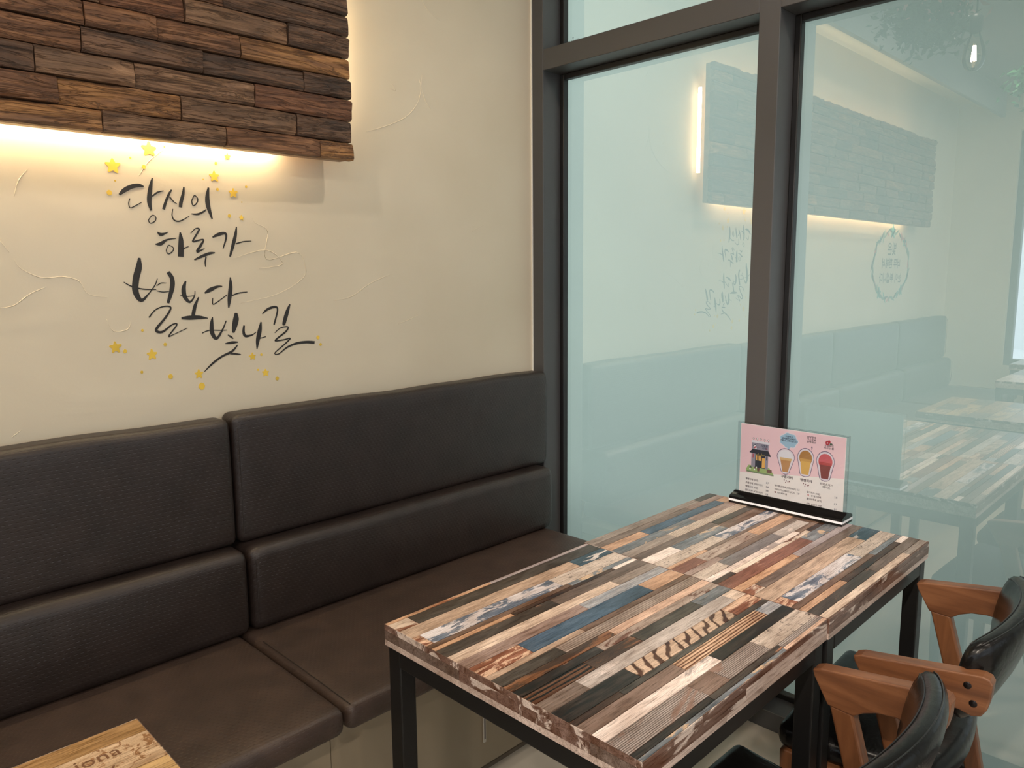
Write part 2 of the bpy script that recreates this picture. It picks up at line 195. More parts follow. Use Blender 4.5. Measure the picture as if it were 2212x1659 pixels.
def leather(name, col, axes, pitch=.013, rough=.43):
    m = N(name); m.set(col, rough)
    tc = m.n('ShaderNodeTexCoord'); sp = m.n('ShaderNodeSeparateXYZ'); m.l(tc.outputs['Object'], sp.inputs[0])
    u = m.math('DIVIDE', sp.outputs[axes[0]], pitch); vv = m.math('DIVIDE', m.math('ADD', sp.outputs['Y'], sp.outputs['Z']), pitch*.72)
    row = m.math('FLOOR', vv); off = m.math('MULTIPLY', m.math('MODULO', m.math('ADD', row, 1000), 2.), .5)
    du = m.math('ABSOLUTE', m.math('SUBTRACT', m.math('FRACT', m.math('ADD', u, off)), .5))
    dv = m.math('ABSOLUTE', m.math('SUBTRACT', m.math('FRACT', vv), .5))
    d = m.math('ADD', m.math('POWER', m.math('MULTIPLY', du, 3.0), 2.), m.math('POWER', m.math('MULTIPLY', dv, 4.6), 2.))
    dot = m.math('MINIMUM', d, 1.)
    b1 = m.bump(dot, .30, .0016)
    g = m.noise(tc.outputs['Object'], 420, 3, .6); b2 = m.bump(g, .10, .0008, b1)
    big = m.noise(tc.outputs['Object'], 5.5, 2, .5, .6); m.bump(big, .22, .02, b2)
    m.base(m.ramp(m.noise(tc.outputs['Object'], 14, 3), [(.3, tuple(c*.88 for c in col)), (.7, tuple(c*1.1 for c in col))]))
    return m.m
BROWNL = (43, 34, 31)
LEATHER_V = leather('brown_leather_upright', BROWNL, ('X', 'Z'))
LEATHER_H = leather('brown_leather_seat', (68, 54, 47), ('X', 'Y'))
m = N('black_leather'); m.set((18, 17, 17), .25, **{'Specular_IOR_Level': .28}); v = m.coord(); b = m.bump(m.noise(v, 260, 3), .14, .001); m.bump(m.noise(v, 24, 3, .6, 1.), .16, .008, b); BLACKL = m.m
THREAD = plain('brown_thread', (40, 32, 29), .6)

def timber(name, cols, axis=1, rough=.38, sc_=1.0, bump=.25, ring=False):
    """grain along an axis"""
    m = N(name); s = [26*sc_]*3; s[axis] = 2.2*sc_
    v = m.coord(tuple(s)); f = m.noise(v, 1.0, 6, .62, .7)
    m.base(m.ramp(f, [(.28, cols[0]), (.48, cols[1]), (.72, cols[2])])); m.set(None, rough)
    m.bump(f, bump, .001); return m.m
ARMWOOD = timber('walnut_arm', [(74, 44, 28), (106, 67, 42), (134, 90, 60)], 1)
LEGWOOD = timber('walnut_leg', [(70, 41, 25), (100, 62, 37), (124, 81, 51)], 2)

STEEL = plain('black_steel', (24, 23, 23), .42, .3)
m = N('charcoal_aluminium'); m.set((80, 79, 80), .45, .2); m.bump(m.noise(m.coord(), 300, 2), .05, .0006); ALU = m.m
GASKET = plain('black_gasket', (20, 19, 20), .45)

# frosted, slightly mirroring glass
m = N('frosted_film'); m.t.nodes.remove(m.b)
v = m.coord(rnd=False); tint = m.ramp(m.noise(v, .8, 2), [(.3, GL1), (.7, GL2)])
di = m.n('ShaderNodeBsdfDiffuse'); tr = m.n('ShaderNodeBsdfTranslucent'); m.l(tint, di.inputs[0]); m.l(tint, tr.inputs[0])
mx = m.n('ShaderNodeMixShader'); mx.inputs[0].default_value = .8; m.l(di.outputs[0], mx.inputs[1]); m.l(tr.outputs[0], mx.inputs[2]); m.l(mx.outputs[0], m.out.inputs[0]); FILM = m.m
m = N('mirroring_glass'); m.t.nodes.remove(m.b)
gl = m.n('ShaderNodeBsdfGlossy'); gl.inputs['Roughness'].default_value = .0; gl.inputs['Color'].default_value = (.97, .99, 1, 1)
fr = m.n('ShaderNodeFresnel'); fr.inputs['IOR'].default_value = 1.5
fac = m.math('MINIMUM', m.math('ADD', m.math('MULTIPLY', fr.outputs[0], REFM), REFA), .9)
mx2 = m.n('ShaderNodeMixShader'); m.l(fac, mx2.inputs[0]); m.l(gl.outputs[0], mx2.inputs[2]); m.l(mx2.outputs[0], m.out.inputs[0]); tp = m.n('ShaderNodeBsdfTransparent'); m.l(tp.outputs[0], mx2.inputs[1])
GLASS = m.m
def clear(name, tint=(1, 1, 1, 1), k=1.0):
    m = N(name); m.t.nodes.remove(m.b)
    tp = m.n('ShaderNodeBsdfTransparent'); tp.inputs[0].default_value = tint; g = m.n('ShaderNodeBsdfGlossy'); g.inputs['Roughness'].default_value = .02
    fr = m.n('ShaderNodeFresnel'); fr.inputs['IOR'].default_value = 1.45
    x = m.n('ShaderNodeMixShader'); m.l(m.math('MULTIPLY', fr.outputs[0], k), x.inputs[0]); m.l(tp.outputs[0], x.inputs[1]); m.l(g.outputs[0], x.inputs[2]); m.l(x.outputs[0], m.out.inputs[0]); return m.m
ACRYL = clear('clear_acrylic', (.97, .98, .985, 1)); BULB = clear('clear_bulb_glass', (.99, .94, .85, 1), 1.5); WINGLASS = clear('clear_window_glass'); CLEARBACK = clear('clear_glass_back', k=.0)
def emit(name, col, s):
    m = N(name); m.t.nodes.remove(m.b); e = m.n('ShaderNodeEmission'); e.inputs[0].default_value = col+(1,); e.inputs[1].default_value = s; m.l(e.outputs[0], m.out.inputs[0]); return m.m
LED = emit('warm_led', (1, .83, .52), LEDS); FIL = emit('filament_glow', (1, .72, .38), 160.); LAMPFACE = emit('downlight_face', (1, .84, .66), 25.)

# ---- printed boards of the table tops: one look each
def pk(c):
    g = sum(c)/3; return tuple(min(255, (g+(v-g)*.72)*k) for v, k in zip(c, (1.04, 1.01, 1.015)))
def board(name, a, b, patch=None, pa=.58, stretch=9., scale=120., psc=26., pstr=3.5, line=None, rough=.33):
    m = N('board_'+name); v = m.coord((1/stretch, 1, 1)); f = m.noise(v, scale, 5, .65, .3)
    c = m.ramp(f, [(.32, pk(a)), (.66, pk(b))])
    if line:
        wv = m.n('ShaderNodeTexWave', wave_type='BANDS', bands_direction=line[3] if len(line) > 3 else 'Y'); wv.inputs['Scale'].default_value = line[1]; wv.inputs['Distortion'].default_value = line[2]
        wv.inputs['Detail'].default_value = 2.5; wv.inputs['Detail Scale'].default_value = 1.2
        vv_ = m.coord((.16, 1, 1) if len(line) < 4 else (1, .55, 1)); m.l(vv_, wv.inputs['Vector'])
        if len(line) > 3: vv_.node.inputs['Rotation'].default_value = (0, 0, 1.0)
        c = m.mix(m.ramp(wv.outputs['Fac'], [(.12 if len(line) > 3 else .25, (255, 255, 255)), (.34 if len(line) > 3 else .50, (0, 0, 0))]), c, pk(line[0]))
    if patch:
        vp = m.coord((1/pstr, 1, 1)); g = m.noise(vp, psc, 6, .68, .9)
        c = m.mix(m.ramp(g, [(pa-.02, (0, 0, 0)), (pa+.02, (255, 255, 255))]), c, pk(patch))
    fine = m.noise(m.coord((1/22, 1, 1)), 520, 3, .7); blot = m.noise(m.coord((1/3, 1, 1)), 22, 4, .6, .5)
    k1 = m.ramp(fine, [(.30, (150, 142, 138)), (.52, (255, 255, 255))]); k2 = m.ramp(blot, [(.30, (196, 188, 182)), (.65, (255, 255, 255))])
    for k_ in (k1, k2):
        mm = m.n('ShaderNodeMix', data_type='RGBA', blend_type='MULTIPLY'); mm.inputs[0].default_value = .85; m.l(c, mm.inputs[6]); m.l(k_, mm.inputs[7]); c = mm.outputs[2]
    br = m.n('ShaderNodeBrightContrast'); br.inputs['Bright'].default_value = .05; br.inputs['Contrast'].default_value = .20; m.l(c, br.inputs[0])
    m.base(br.outputs[0]); m.set(None, rough); m.bump(f, .08, .0005)
    return m.m
L = {}
def B(n, *a, **k): L[n] = board(n, *a, **k)
B('orange', (196, 150, 112), (222, 178, 138), (170, 110, 80), .60)
B('lavender', (150, 140, 142), (178, 170, 172))
B('patch', (142, 92, 72), (158, 108, 86), (208, 190, 168), .50, psc=14, pstr=2)
B('slate', (78, 76, 72), (98, 94, 88))
B('beige', (160, 138, 118), (214, 186, 158))
B('bluewhite', (62, 84, 100), (86, 108, 122), (216, 212, 206), .60, psc=30)
B('redfleck', (132, 86, 70), (170, 112, 88), (224, 186, 152), .52, psc=60, pstr=4)
B('bluestreak', (86, 104, 128), (120, 138, 158), (212, 210, 212), .49, psc=34, pstr=3.5)
B('speckle', (182, 168, 152), (206, 192, 176), (92, 82, 78), .60, psc=130, pstr=1.4)
B('brown', (98, 78, 66), (140, 116, 100))
B('bluemix', (92, 104, 114), (138, 148, 154), (208, 178, 142), .58, psc=22, pstr=3.5)
B('darkbrown', (62, 52, 48), (104, 88, 78))
B('white', (226, 212, 200), (244, 236, 226))
B('slateorange', (72, 70, 68), (96, 90, 84), (184, 132, 100), .60, psc=18, pstr=4)
B('taupe', (104, 92, 84), (136, 122, 112))
B('cream', (176, 150, 128), (232, 212, 188), (246, 230, 204), .64, psc=40, pstr=5)
B('greige', (138, 126, 116), (168, 156, 144))
B('taupepink', (140, 116, 104), (176, 154, 144))
B('bluegray', (124, 136, 148), (184, 186, 188), (92, 110, 122), .60, psc=24, pstr=4)
B('blue', (70, 92, 114), (94, 118, 140), (190, 198, 204), .70, psc=40, pstr=5)
B('tan', (182, 142, 110), (214, 172, 136), (150, 112, 88), .70)
B('greigeline', (142, 128, 116), (174, 160, 146), line=((122, 104, 92), 60, 2))
B('rust', (122, 88, 66), (160, 114, 84), (92, 80, 72), .52, psc=24, pstr=6)
B('peach', (196, 158, 132), (224, 188, 160))
B('charcoal', (56, 56, 56), (84, 80, 76), (150, 106, 80), .70, psc=14, pstr=5)
B('greigefleck', (150, 132, 118), (186, 170, 156), (118, 84, 72), .56, psc=40, pstr=5)
B('swirl', (96, 74, 62), (134, 102, 82), line=((54, 42, 38), 34, 6))
B('graybrown', (112, 98, 88), (142, 126, 114))
B('palegray', (166, 158, 150), (196, 188, 180), (214, 204, 196), .6)
B('zebra', (186, 160, 134), (218, 190, 160), line=((96, 72, 60), 19, 7, 'X'))
B('plainbrown', (122, 102, 90), (146, 124, 110))
B('pine', (200, 164, 130), (226, 190, 154), line=((120, 84, 62), 46, 3))
B('whiteswirl', (224, 206, 192), (240, 228, 218), (168, 158, 152), .54, psc=12, pstr=3)
B('grayline', (156, 146, 138), (186, 176, 168), (150, 122, 108), .60, psc=12, pstr=3, line=((108, 98, 92), 90, 2))
B('creamline', (206, 190, 170), (230, 216, 196), line=((150, 134, 118), 70, 2))
B('redbrown', (118, 78, 66), (156, 108, 90), (206, 172, 146), .62, psc=50, pstr=5)
B('slatelight', (108, 108, 110), (134, 132, 132))
B('creamcrack', (214, 196, 174), (236, 222, 202), (124, 88, 72), .58, psc=26, pstr=4)
B('edgebrown', (106, 84, 74), (140, 116, 104), (206, 194, 180), .56, psc=16, pstr=3)
B('edgecream', (176, 158, 144), (206, 190, 176), (146, 124, 110), .66)
SLAB = plain('board_core', (84, 64, 54), .5)

# reclaimed wood blocks
def blockmat(name, cols, k=1.):
    m = N(name); v = m.coord((2.2, 18, 22)); f = m.noise(v, 2.4*k, 8, .7, 1.3)
    c = m.ramp(f, [(.25, cols[0]), (.45, cols[1]), (.6, cols[2]), (.78, cols[3])])
    g = m.noise(m.coord((1.6, 4, 4)), 2.2, 4, .6, .6); c = m.mix(m.ramp(g, [(.5, (0, 0, 0)), (.68, (215, 215, 215))]), c, cols[4])
    cr = m.noise(m.coord((2.0, 26, 26)), 1.7, 5, .6, 1.6); ck = m.math('ABSOLUTE', m.math('SUBTRACT', cr, .5))
    c = m.mix(m.ramp(ck, [(.004, (200, 200, 200)), (.022, (0, 0, 0))]), c, (34, 24, 18))
    m.base(c); m.set(None, .55); b = m.bump(m.math('ADD', f, m.math('MULTIPLY', m.math('MINIMUM', ck, .04), 12.)), .7, .007); v2 = m.coord((6, 60, 60)); m.bump(m.noise(v2, 1.6, 4, .7), .4, .003, b); return m.m
BLK = [blockmat('reclaimed_walnut', [(48, 31, 22), (106, 71, 48), (142, 99, 68), (178, 130, 90), (72, 50, 38)]),
       blockmat('reclaimed_grey_brown', [(54, 40, 31), (112, 82, 60), (150, 114, 85), (186, 148, 114), (88, 68, 54)]),
       blockmat('reclaimed_red_brown', [(54, 32, 22), (108, 70, 48), (142, 96, 67), (172, 120, 84), (84, 56, 42)]),
       blockmat('reclaimed_golden', [(66, 42, 28), (132, 90, 54), (176, 126, 76), (204, 154, 98), (100, 74, 60)]),
       blockmat('reclaimed_smoked', [(34, 25, 21), (84, 61, 46), (120, 88, 66), (156, 118, 88), (50, 40, 36)])]
# ------------------------------------------------------------------ room shell
XB, YC, ZC = -4.9, -5.2, 2.75
FD = .113          # depth of the aluminium frame in front of the glass
FW = .056
def S(name, bm, mt, parent=None):
    o = obj(name, bm, mt, parent)
    return struct(o) if parent is None else o
wall = S('wall_left', box(XB-.15, .0, 0, .15, 0, ZC+.1), WALL)
for r in RIDGES:
    bm = bmesh.new(); P = [Vector((a, .0, b)) for a, b in r]; Q = []
    for i in range(len(P)-1):
        p0, p1, p2, p3 = P[max(i-1, 0)], P[i], P[i+1], P[min(i+2, len(P)-1)]
        for k in range(5):
            t = k/5; Q.append(.5*((2*p1)+(p2-p0)*t+(2*p0-5*p1+4*p2-p3)*t*t+(3*p1-p0-3*p2+p3)*t**3))
    Q.append(P[-1]); n = len(Q)
    tube(bm, Q, [.0004+.0010*math.sin(math.pi*i/(n-1))*(.7+.3*math.sin(i*1.7)) for i in range(n)], 6)
    obj('plaster_ridge', bm, WALL, wall, smooth=True)
S('wall_back', box(XB-.15, XB, -.44, 0, 0, ZC+.1), WALL)
# storefront beyond the stub of wall: sill, head, post and clear panes
S('wall_back_sill', box(XB-.15, XB, YC, -.44, 0, .62), WALL)
S('wall_back_head', box(XB-.15, XB, YC, -.44, 2.45, ZC+.1), WALL)
for k, (a, b) in enumerate([(-.44, -2.0), (-2.0, -3.6), (-3.6, YC)]):
    win = S('window_%d' % (k+4), box(XB-.09, XB-.082, b+.05, a-.05, .67, 2.40), WINGLASS)
    fr = bmesh.new(); bx(fr, XB-.12, XB-.05, b, b+.05, .62, 2.45); bx(fr, XB-.12, XB-.05, a-.05, a, .62, 2.45)
    bx(fr, XB-.12, XB-.05, b+.05, a-.05, .62, .67); bx(fr, XB-.12, XB-.05, b+.05, a-.05, 2.40, 2.45)
    obj('window_frame', fr, ALU, win)
S('wall_right_sill', box(XB, 0, YC-.15, YC, 0, .5), WALL)
S('wall_right_head', box(XB, 0, YC-.15, YC, 2.5, ZC+.1), WALL)
for k in range(3):
    a = XB+.05+k*1.6; b = a+1.6
    win = S('window_%d' % (k+7), box(a+.05, b-.05, YC-.09, YC-.082, .55, 2.45), WINGLASS)
    fr = bmesh.new(); bx(fr, a, a+.05, YC-.12, YC-.05, .5, 2.5); bx(fr, b-.05, b, YC-.12, YC-.05, .5, 2.5)
    bx(fr, a+.05, b-.05, YC-.12, YC-.05, .5, .55); bx(fr, a+.05, b-.05, YC-.12, YC-.05, 2.45, 2.5)
    obj('window_frame', fr, ALU, win)
S('floor', box(XB-.15, .2, YC-.15, .15, -.1, 0), FLOOR)
S('ceiling', box(XB-.15, .2, YC-.15, -.30, ZC, ZC+.1), CEIL)
S('ceiling_recess', box(XB-.15, .2, -.30, .15, ZC-.05, ZC+.1), WALL)
S('trim_1', box(XB, -FD, -.330, -.300, 2.56, ZC), CEIL)          # fascia of the light cove along the wall

def frost_box(*a):
    bm = box(*a); bmesh.ops.recalc_face_normals(bm, faces=bm.faces); bm.normal_update()
    for f in bm.faces: f.material_index = 0 if f.normal.x < -.9 else 1
    return bm
# glazed wall: aluminium frame with frosted panes
zt0, zt1 = 2.088, 2.158
posts = [(0, -.056), (-.868, -.930), (-2.55, -2.612), (-4.25, -4.312), (YC+.06, YC)]
for i, (a, b) in enumerate(posts):
    bm = box(-FD, .02, b, a, 0, ZC, bev=.0015, seg=1)
    S('trim_%d' % (i+2), bm, ALU)
S('trim_8', box(-FD, .02, YC, -.056, ZC-.04, ZC), ALU)
for i in range(4):
    a, b = posts[i][1], posts[i+1][0]
    o = S('trim_%d' % (9+i), box(-FD, .02, b, a, zt0, zt1, bev=.0015, seg=1), ALU)
    s = S('trim_%d' % (13+i), box(-FD, .02, b, a, 0, .06, bev=.0015, seg=1), ALU)
    for (z0, z1, nm) in ((.06, zt0, 'lower'), (zt1, ZC-.04, 'upper')):
        k = i if nm == 'lower' else 10+i
        g = S('window_%d' % k if k else 'window_20', frost_box(.0, .008, b-.012, a+.012, z0-.012, z1+.012), (GLASS, CLEARBACK))
        obj('frosted_film', frost_box(.0085, .0092, b-.012, a+.012, z0-.012, z1+.012), (FILM, CLEARBACK), g)
        bm = bmesh.new(); q = .019
        for (y0, y1, zz0, zz1) in ((a-q, a, z0, z1), (b, b+q, z0, z1), (b+q, a-q, z1-q, z1), (b+q, a-q, z0, z0+q)):
            bx(bm, -.024, .002, y0, y1, zz0, zz1, bev=.003, seg=2)
        obj('gasket', bm, GASKET, g)
S('trim_20', box(-FD-.004, -FD, -.005, 0, 1.02, ZC-.05), plain('white_highlight_strip', (240, 236, 226), .5))  # white strip painted in for the bright line between wall and frame
# maker's stamp low in the corner of the upper pane
def text_mesh(txt, size, align='LEFT', bold=0.):
    cu = bpy.data.curves.new('t', 'FONT'); cu.body = txt; cu.size = size; cu.align_x = align; cu.resolution_u = 2; cu.offset = bold*size
    o = bpy.data.objects.new('t', cu); C.objects.link(o); bpy.context.view_layer.update()
    me = bpy.data.meshes.new_from_object(o.evaluated_get(bpy.context.evaluated_depsgraph_get()))
    bpy.data.objects.remove(o); bpy.data.curves.remove(cu)
    me.materials.clear()
    return me
STAMP = plain('grey_etching', (70, 74, 74), .6)
me = text_mesh('o\nDUOLITE\nKC 05-10', .013, 'CENTER')
st = tag(link('glass_stamp', me, None, STAMP), 'tiny grey maker stamp at the lower left of the upper frosted pane', 'stamp')
st.rotation_euler = (math.pi/2, 0, -math.pi/2); st.location = (-.0012, -.056-.019-.024, zt1+.019+.030)

# plain facade across the street, added to temper the daylight in the windows
S('facade_outside', box(-14.2, -14, -16, 4, -.1, 6), plain('facade_grey', (222, 226, 232), .9)); S('facade_outside', box(-14, 2, -14.2, -14, -.1, 6), bpy.data.materials['facade_grey'])
S('street_outside', box(-14, .2, -14, YC-.16, -.14, -.04), bpy.data.materials['facade_grey']); S('street_outside', box(-14, XB-.16, YC-.16, 4, -.14, -.04), bpy.data.materials['facade_grey'])
S('sky_blocker_outside', box(.05, 2.6, -9, -.95, 2.26, 2.42), plain('sky_blocker_grey', (52, 58, 60), .8))  # unseen slab added outside to darken the tops of the right panes
# ground outside; hedge added unseen to green and darken the lower frosted panes
GRASS = plain('paving_outside', (132, 140, 124), .9, var=.1)
S('ground_outside', box(.35, 9, -12, 7, -.12, -.02), GRASS)
LEAFG = plain('leaf_green', (62, 98, 58), .6, var=.3)
bm = bmesh.new()
for k in range(2200):
    yy = random.uniform(-6, 2.); c = Vector((random.uniform(.45, .85), yy, random.uniform(.0, .55 if yy > -1.1 else .95)))
    a = Vector((random.gauss(0, 1), random.gauss(0, 1), random.gauss(0, 1))).normalized(); b_ = a.orthogonal().normalized()
    bm.faces.new([bm.verts.new(c+a*.09), bm.verts.new(c+b_*.05), bm.verts.new(c-a*.09), bm.verts.new(c-b_*.05)])
o = obj('hedge', bm, LEAFG); tag(o, 'unseen green hedge added outside to tint and darken the lower frosted glass', 'hedge'); o['kind'] = 'stuff'

# ------------------------------------------------------------------ ceiling downlights
TRIMW = plain('white_enamel', (225, 222, 215), .4)
for i, (x, y) in enumerate(DOWN):
    t = thing('downlight', ('round recessed downlight above the table pair by the glass', 'round recessed downlight above the golden wood table', 'round recessed downlight above the far end of the bench')[i] if i < 3 else ('recessed fill downlight added unseen in the %s row from the bench wall, %s' % (('third' if y < -4 else 'second'), {0: 'beside the glass wall', 1: 'midway along the room', 2: 'towards the far window'}[i % 3])), 'downlight', (x, y, ZC-.001), group='recessed downlights')
    bm = bmesh.new(); lathe(bm, [(.048, .0), (.062, .0), (.062, -.006), (.048, -.008), (.048, 0)], 32); obj('trim_ring', bm, TRIMW, t, smooth=True)
    bm = bmesh.new(); lathe(bm, [(0, -.002), (.047, -.002)], 32); obj('lamp_face', bm, LAMPFACE, t)

t = thing('added_fill_spotlight', 'added fill spotlight, unseen behind the camera, brightening the menu card and patchwork tables', 'spotlight', (SPOT[0], SPOT[1], ZC))  # invented lamp body around the added fill light
obj('track', box(-.5, .5, -.017, .017, -.02, 0, bev=.002), STEEL, t)
hd = (AIM-Vector(SPOT)).normalized(); c0 = Vector((0, 0, SPOT[2]-ZC))
bm = bmesh.new(); tube(bm, [c0-hd*.11, c0-hd*.10, c0-hd*.004], [.03, .042, .042], 24); obj('lamp_head', bm, STEEL, t)
bm = bmesh.new(); tube(bm, [(0, 0, -.02), c0-hd*.05], .007, 8); obj('swivel_arm', bm, STEEL, t)

# ------------------------------------------------------------------ reclaimed wood wall panel
PX0, PX1 = -4.03, -.944
pz = [1.694, 1.742, 1.799, 1.856, 1.909, 1.963, 2.018, 2.071, 2.124, 2.176, 2.226, 2.27, 2.309]
panel = thing('wall_panel', 'long wall panel of staggered reclaimed wood blocks with warm light behind', 'wall panel', (0, 0, 0))
BACKB = timber('plywood_edge', [(120, 86, 56), (150, 112, 78), (172, 134, 98)], 0)
bm = box(PX0+.012, PX1-.012, -.088, -.058, pz[0]+.002, pz[-1]-.006, bev=.001, seg=1); obj('backing_board', bm, BACKB, panel)
bm = bmesh.new()
for x in (-3.6, -2.5, -1.45): bx(bm, x-.02, x+.02, -.058, 0, 1.80, 2.2)
obj('wall_bracket', bm, BACKB, panel)
rb = random.Random(3)
for r in range(len(pz)-1):
    js = BLOCK_JOINTS[r] if r < len(BLOCK_JOINTS) else []
    xs = sorted(js, reverse=True) or [PX1-rb.uniform(.12, .3)]
    while xs[-1] > PX0+.22: xs.append(xs[-1]-rb.uniform(.15, .34))
    if xs[-1]-PX0 < .1: xs[-1] = PX0+.14
    xs = [PX1+rb.uniform(-.004, .004)]+xs+[PX0+rb.uniform(-.004, .004)]
    for a, b in zip(xs, xs[1:]):      # a right, b left
        bm = bmesh.new(); n = 5; d0 = rb.uniform(.023, .030); tl, tr = rb.uniform(-.005, .005), rb.uniform(-.005, .005)
        z0, z1 = pz[r]+.0015, pz[r+1]-.0015; wob = .010 if r == len(pz)-2 else .0012
        g = []
        for i in range(n+1):
            x = b+.0012+(a-b-.0024)*i/n; e = (i in (0, n))
            zt = z1+(rb.uniform(-wob, wob*.5) if r == len(pz)-2 else rb.uniform(-.002, .0008)); col = []
            for j, (fz) in enumerate((0, .12, .5, .88, 1)):
                rnd = rb.uniform(-.0022, .0022)
                dd = d0+tl*(1-i/n)+tr*(fz-.5)*1.6+rnd-(.005 if j in (0, 4) else 0)-(.0025 if e else 0)
                col.append(bm.verts.new((x, -.088-max(dd, .010), z0+(zt-z0)*fz)))
            g.append((bm.verts.new((x, -.088, z0)), col, bm.verts.new((x, -.088, zt))))
        for (A0, A, A1), (B0, B_, B1) in zip(g, g[1:]):
            for j in range(4): bm.faces.new((A[j], B_[j], B_[j+1], A[j+1]))
            bm.faces.new((A0, B0, B_[0], A[0])); bm.faces.new((A[4], B_[4], B1, A1)); bm.faces.new((A1, B1, B0, A0))
        for (A0, A, A1) in (g[0], g[-1]): bm.faces.new([A0]+A+[A1])
        mm = BLK[rb.choices(range(5), (5, 5, 3, 1.4, 2.4))[0]]
        if r == 4 and a > -1.0: mm = BLK[3]
        if r == 0 and a > -1.0: mm = BLK[3]
        obj('wood_block', bm, mm, panel)
# light tubes fixed behind the panel
def led(x0, x1, y0, y1, z0, z1): obj('light_tube', box(x0, x1, y0, y1, z0, z1), LED, panel)
led(PX0+.28, -1.13, -.030, -.016, pz[0]+.026, pz[0]+.036)
led(PX0+.28, -1.08, -.030, -.016, pz[-1]-.06, pz[-1]-.05)
led(PX1-.030, PX1-.022, -.030, -.016, pz[0]+.14, pz[-1]-.10)

# ------------------------------------------------------------------ painted lettering on the wall
INK = plain('black_brush_paint', (38, 35, 34), .55); GOLD = plain('yellow_star_paint', (226, 190, 72), .6, var=.08)
def ribbon(bm, st, y=-.0012, mi=0, ws=1.0):
    P = [Vector((p[0], p[1], p[2])) for p in st]; Q = []
    for i in range(len(P)-1):
        p0, p1, p2, p3 = P[max(i-1, 0)], P[i], P[i+1], P[min(i+2, len(P)-1)]
        for k in range(5):
            t = k/5; Q.append(.5*((2*p1)+(p2-p0)*t+(2*p0-5*p1+4*p2-p3)*t*t+(3*p1-p0-3*p2+p3)*t**3))
    Q.append(P[-1]); prev = None; n = len(Q)
    for i, p in enumerate(Q):
        d = Q[min(i+1, n-1)]-Q[max(i-1, 0)]; d = Vector((d.x, d.y)); d = d.normalized() if d.length else Vector((1, 0))
        hw = max(p.z, .0016)*.5*ws; nx, nz = -d.y*hw, d.x*hw
        a = (bm.verts.new((p.x+nx, y, p.y+nz)), bm.verts.new((p.x-nx, y, p.y-nz)))
        if prev: f = bm.faces.new((prev[0], prev[1], a[1], a[0])); f.material_index = mi
        prev = a
    return bm
def thicken(bm, t=.0010):
    r = bmesh.ops.extrude_face_region(bm, geom=bm.faces[:])
    bmesh.ops.translate(bm, vec=(0, t, 0), verts=[v for v in r['geom'] if isinstance(v, bmesh.types.BMVert)])
def star_bm(bm, cx, cz, R, y=-.0012, sx=.95):
    c = bm.verts.new((cx, y, cz)); vs = []
    for k in range(10):
        a = math.pi/2+k*math.pi/5+random.uniform(-.07, .07); r = R*(random.uniform(.92, 1.04) if k % 2 == 0 else .52)
        if k % 2 == 0:
            vs += [bm.verts.new((cx+math.cos(a+s)*r*sx*(.97 if s else 1), y, cz+math.sin(a+s)*r*(.94 if s else 1))) for s in (-.12, 0, .12)]
        else: vs.append(bm.verts.new((cx+math.cos(a)*r*sx, y, cz+math.sin(a)*r)))
    for i in range(len(vs)): bm.faces.new((c, vs[i], vs[(i+1) % len(vs)]))
mural = thing('wall_lettering', 'black brushed Korean phrase with yellow stars painted below the wood panel', 'lettering', (0, 0, 0))
for syl in BRUSH:
    bm = bmesh.new()
    for k, st in enumerate(syl): ribbon(bm, st, -.0012-.00006*k)
    thicken(bm, .0009); obj('brushed_syllable', bm, INK, mural)
for s in STARS:
    bm = bmesh.new(); star_bm(bm, *s); thicken(bm); obj('painted_star', bm, GOLD, mural)
for s in DOTS:
    bm = bmesh.new(); c = [bm.verts.new((s[0]+math.cos(k*math.pi/7)*s[2]*.92*random.uniform(.93, 1.05), -.0012, s[1]+math.sin(k*math.pi/7)*s[2]*random.uniform(.95, 1.08))) for k in range(14)]
    bm.faces.new(c); thicken(bm); obj('painted_dot', bm, GOLD, mural)
# wreath painting further down the wall, seen in the glass
wreath = thing('wreath_painting', 'painted leaf wreath around grey handwriting on the bench wall, seen in the glass', 'wall painting', (0, 0, 0))
WC = {'teal': plain('teal_paint', (92, 168, 158), .6), 'rose': plain('rose_paint', (206, 134, 128), .6), 'sage': plain('sage_paint', (130, 160, 146), .6), 'grey': plain('grey_paint', (92, 96, 92), .6)}
rw = random.Random(5); wx, wz, wa, wb = -3.58, 1.42, .35, .235
for k in range(64):
    a = k*2*math.pi/64+rw.uniform(-.04, .04); cx, cz = wx+math.cos(a)*wa*rw.uniform(.95, 1.05), wz+math.sin(a)*wb*rw.uniform(.95, 1.05)
    key = 'rose' if (k % 9 == 4 or 20 < k < 26) else ('teal' if k % 7 == 2 else ('grey' if k % 5 == 0 else 'sage'))
    L1 = rw.uniform(.03, .05); an = a+math.pi/2+rw.uniform(-.8, .8); bm = bmesh.new()
    ribbon(bm, [[cx-math.cos(an)*L1, cz-math.sin(an)*L1, .004], [cx, cz, .020], [cx+math.cos(an)*L1, cz+math.sin(an)*L1, .003]]); thicken(bm)
    obj('painted_leaf', bm, WC[key], wreath)
for (a, s) in ((math.pi/2, .055), (math.pi*1.28, .045), (math.pi*1.7, .045), (2.35, .035)):
    bm = bmesh.new(); star_bm(bm, wx+math.cos(a)*wa, wz+math.sin(a)*wb, s); thicken(bm); obj('painted_flower', bm, WC['teal'], wreath)
for txt, z, s in (('빛은', 1.50, .095), ('너무 환해서', 1.405, .075), ('눈이 부십니다', 1.305, .075)):
    o = link('handwritten_line', text_mesh(txt, s, 'CENTER', .02), wreath, WC['grey']); o.rotation_euler = (math.pi/2, 0, 0); o.location = (wx, -.0012, z)

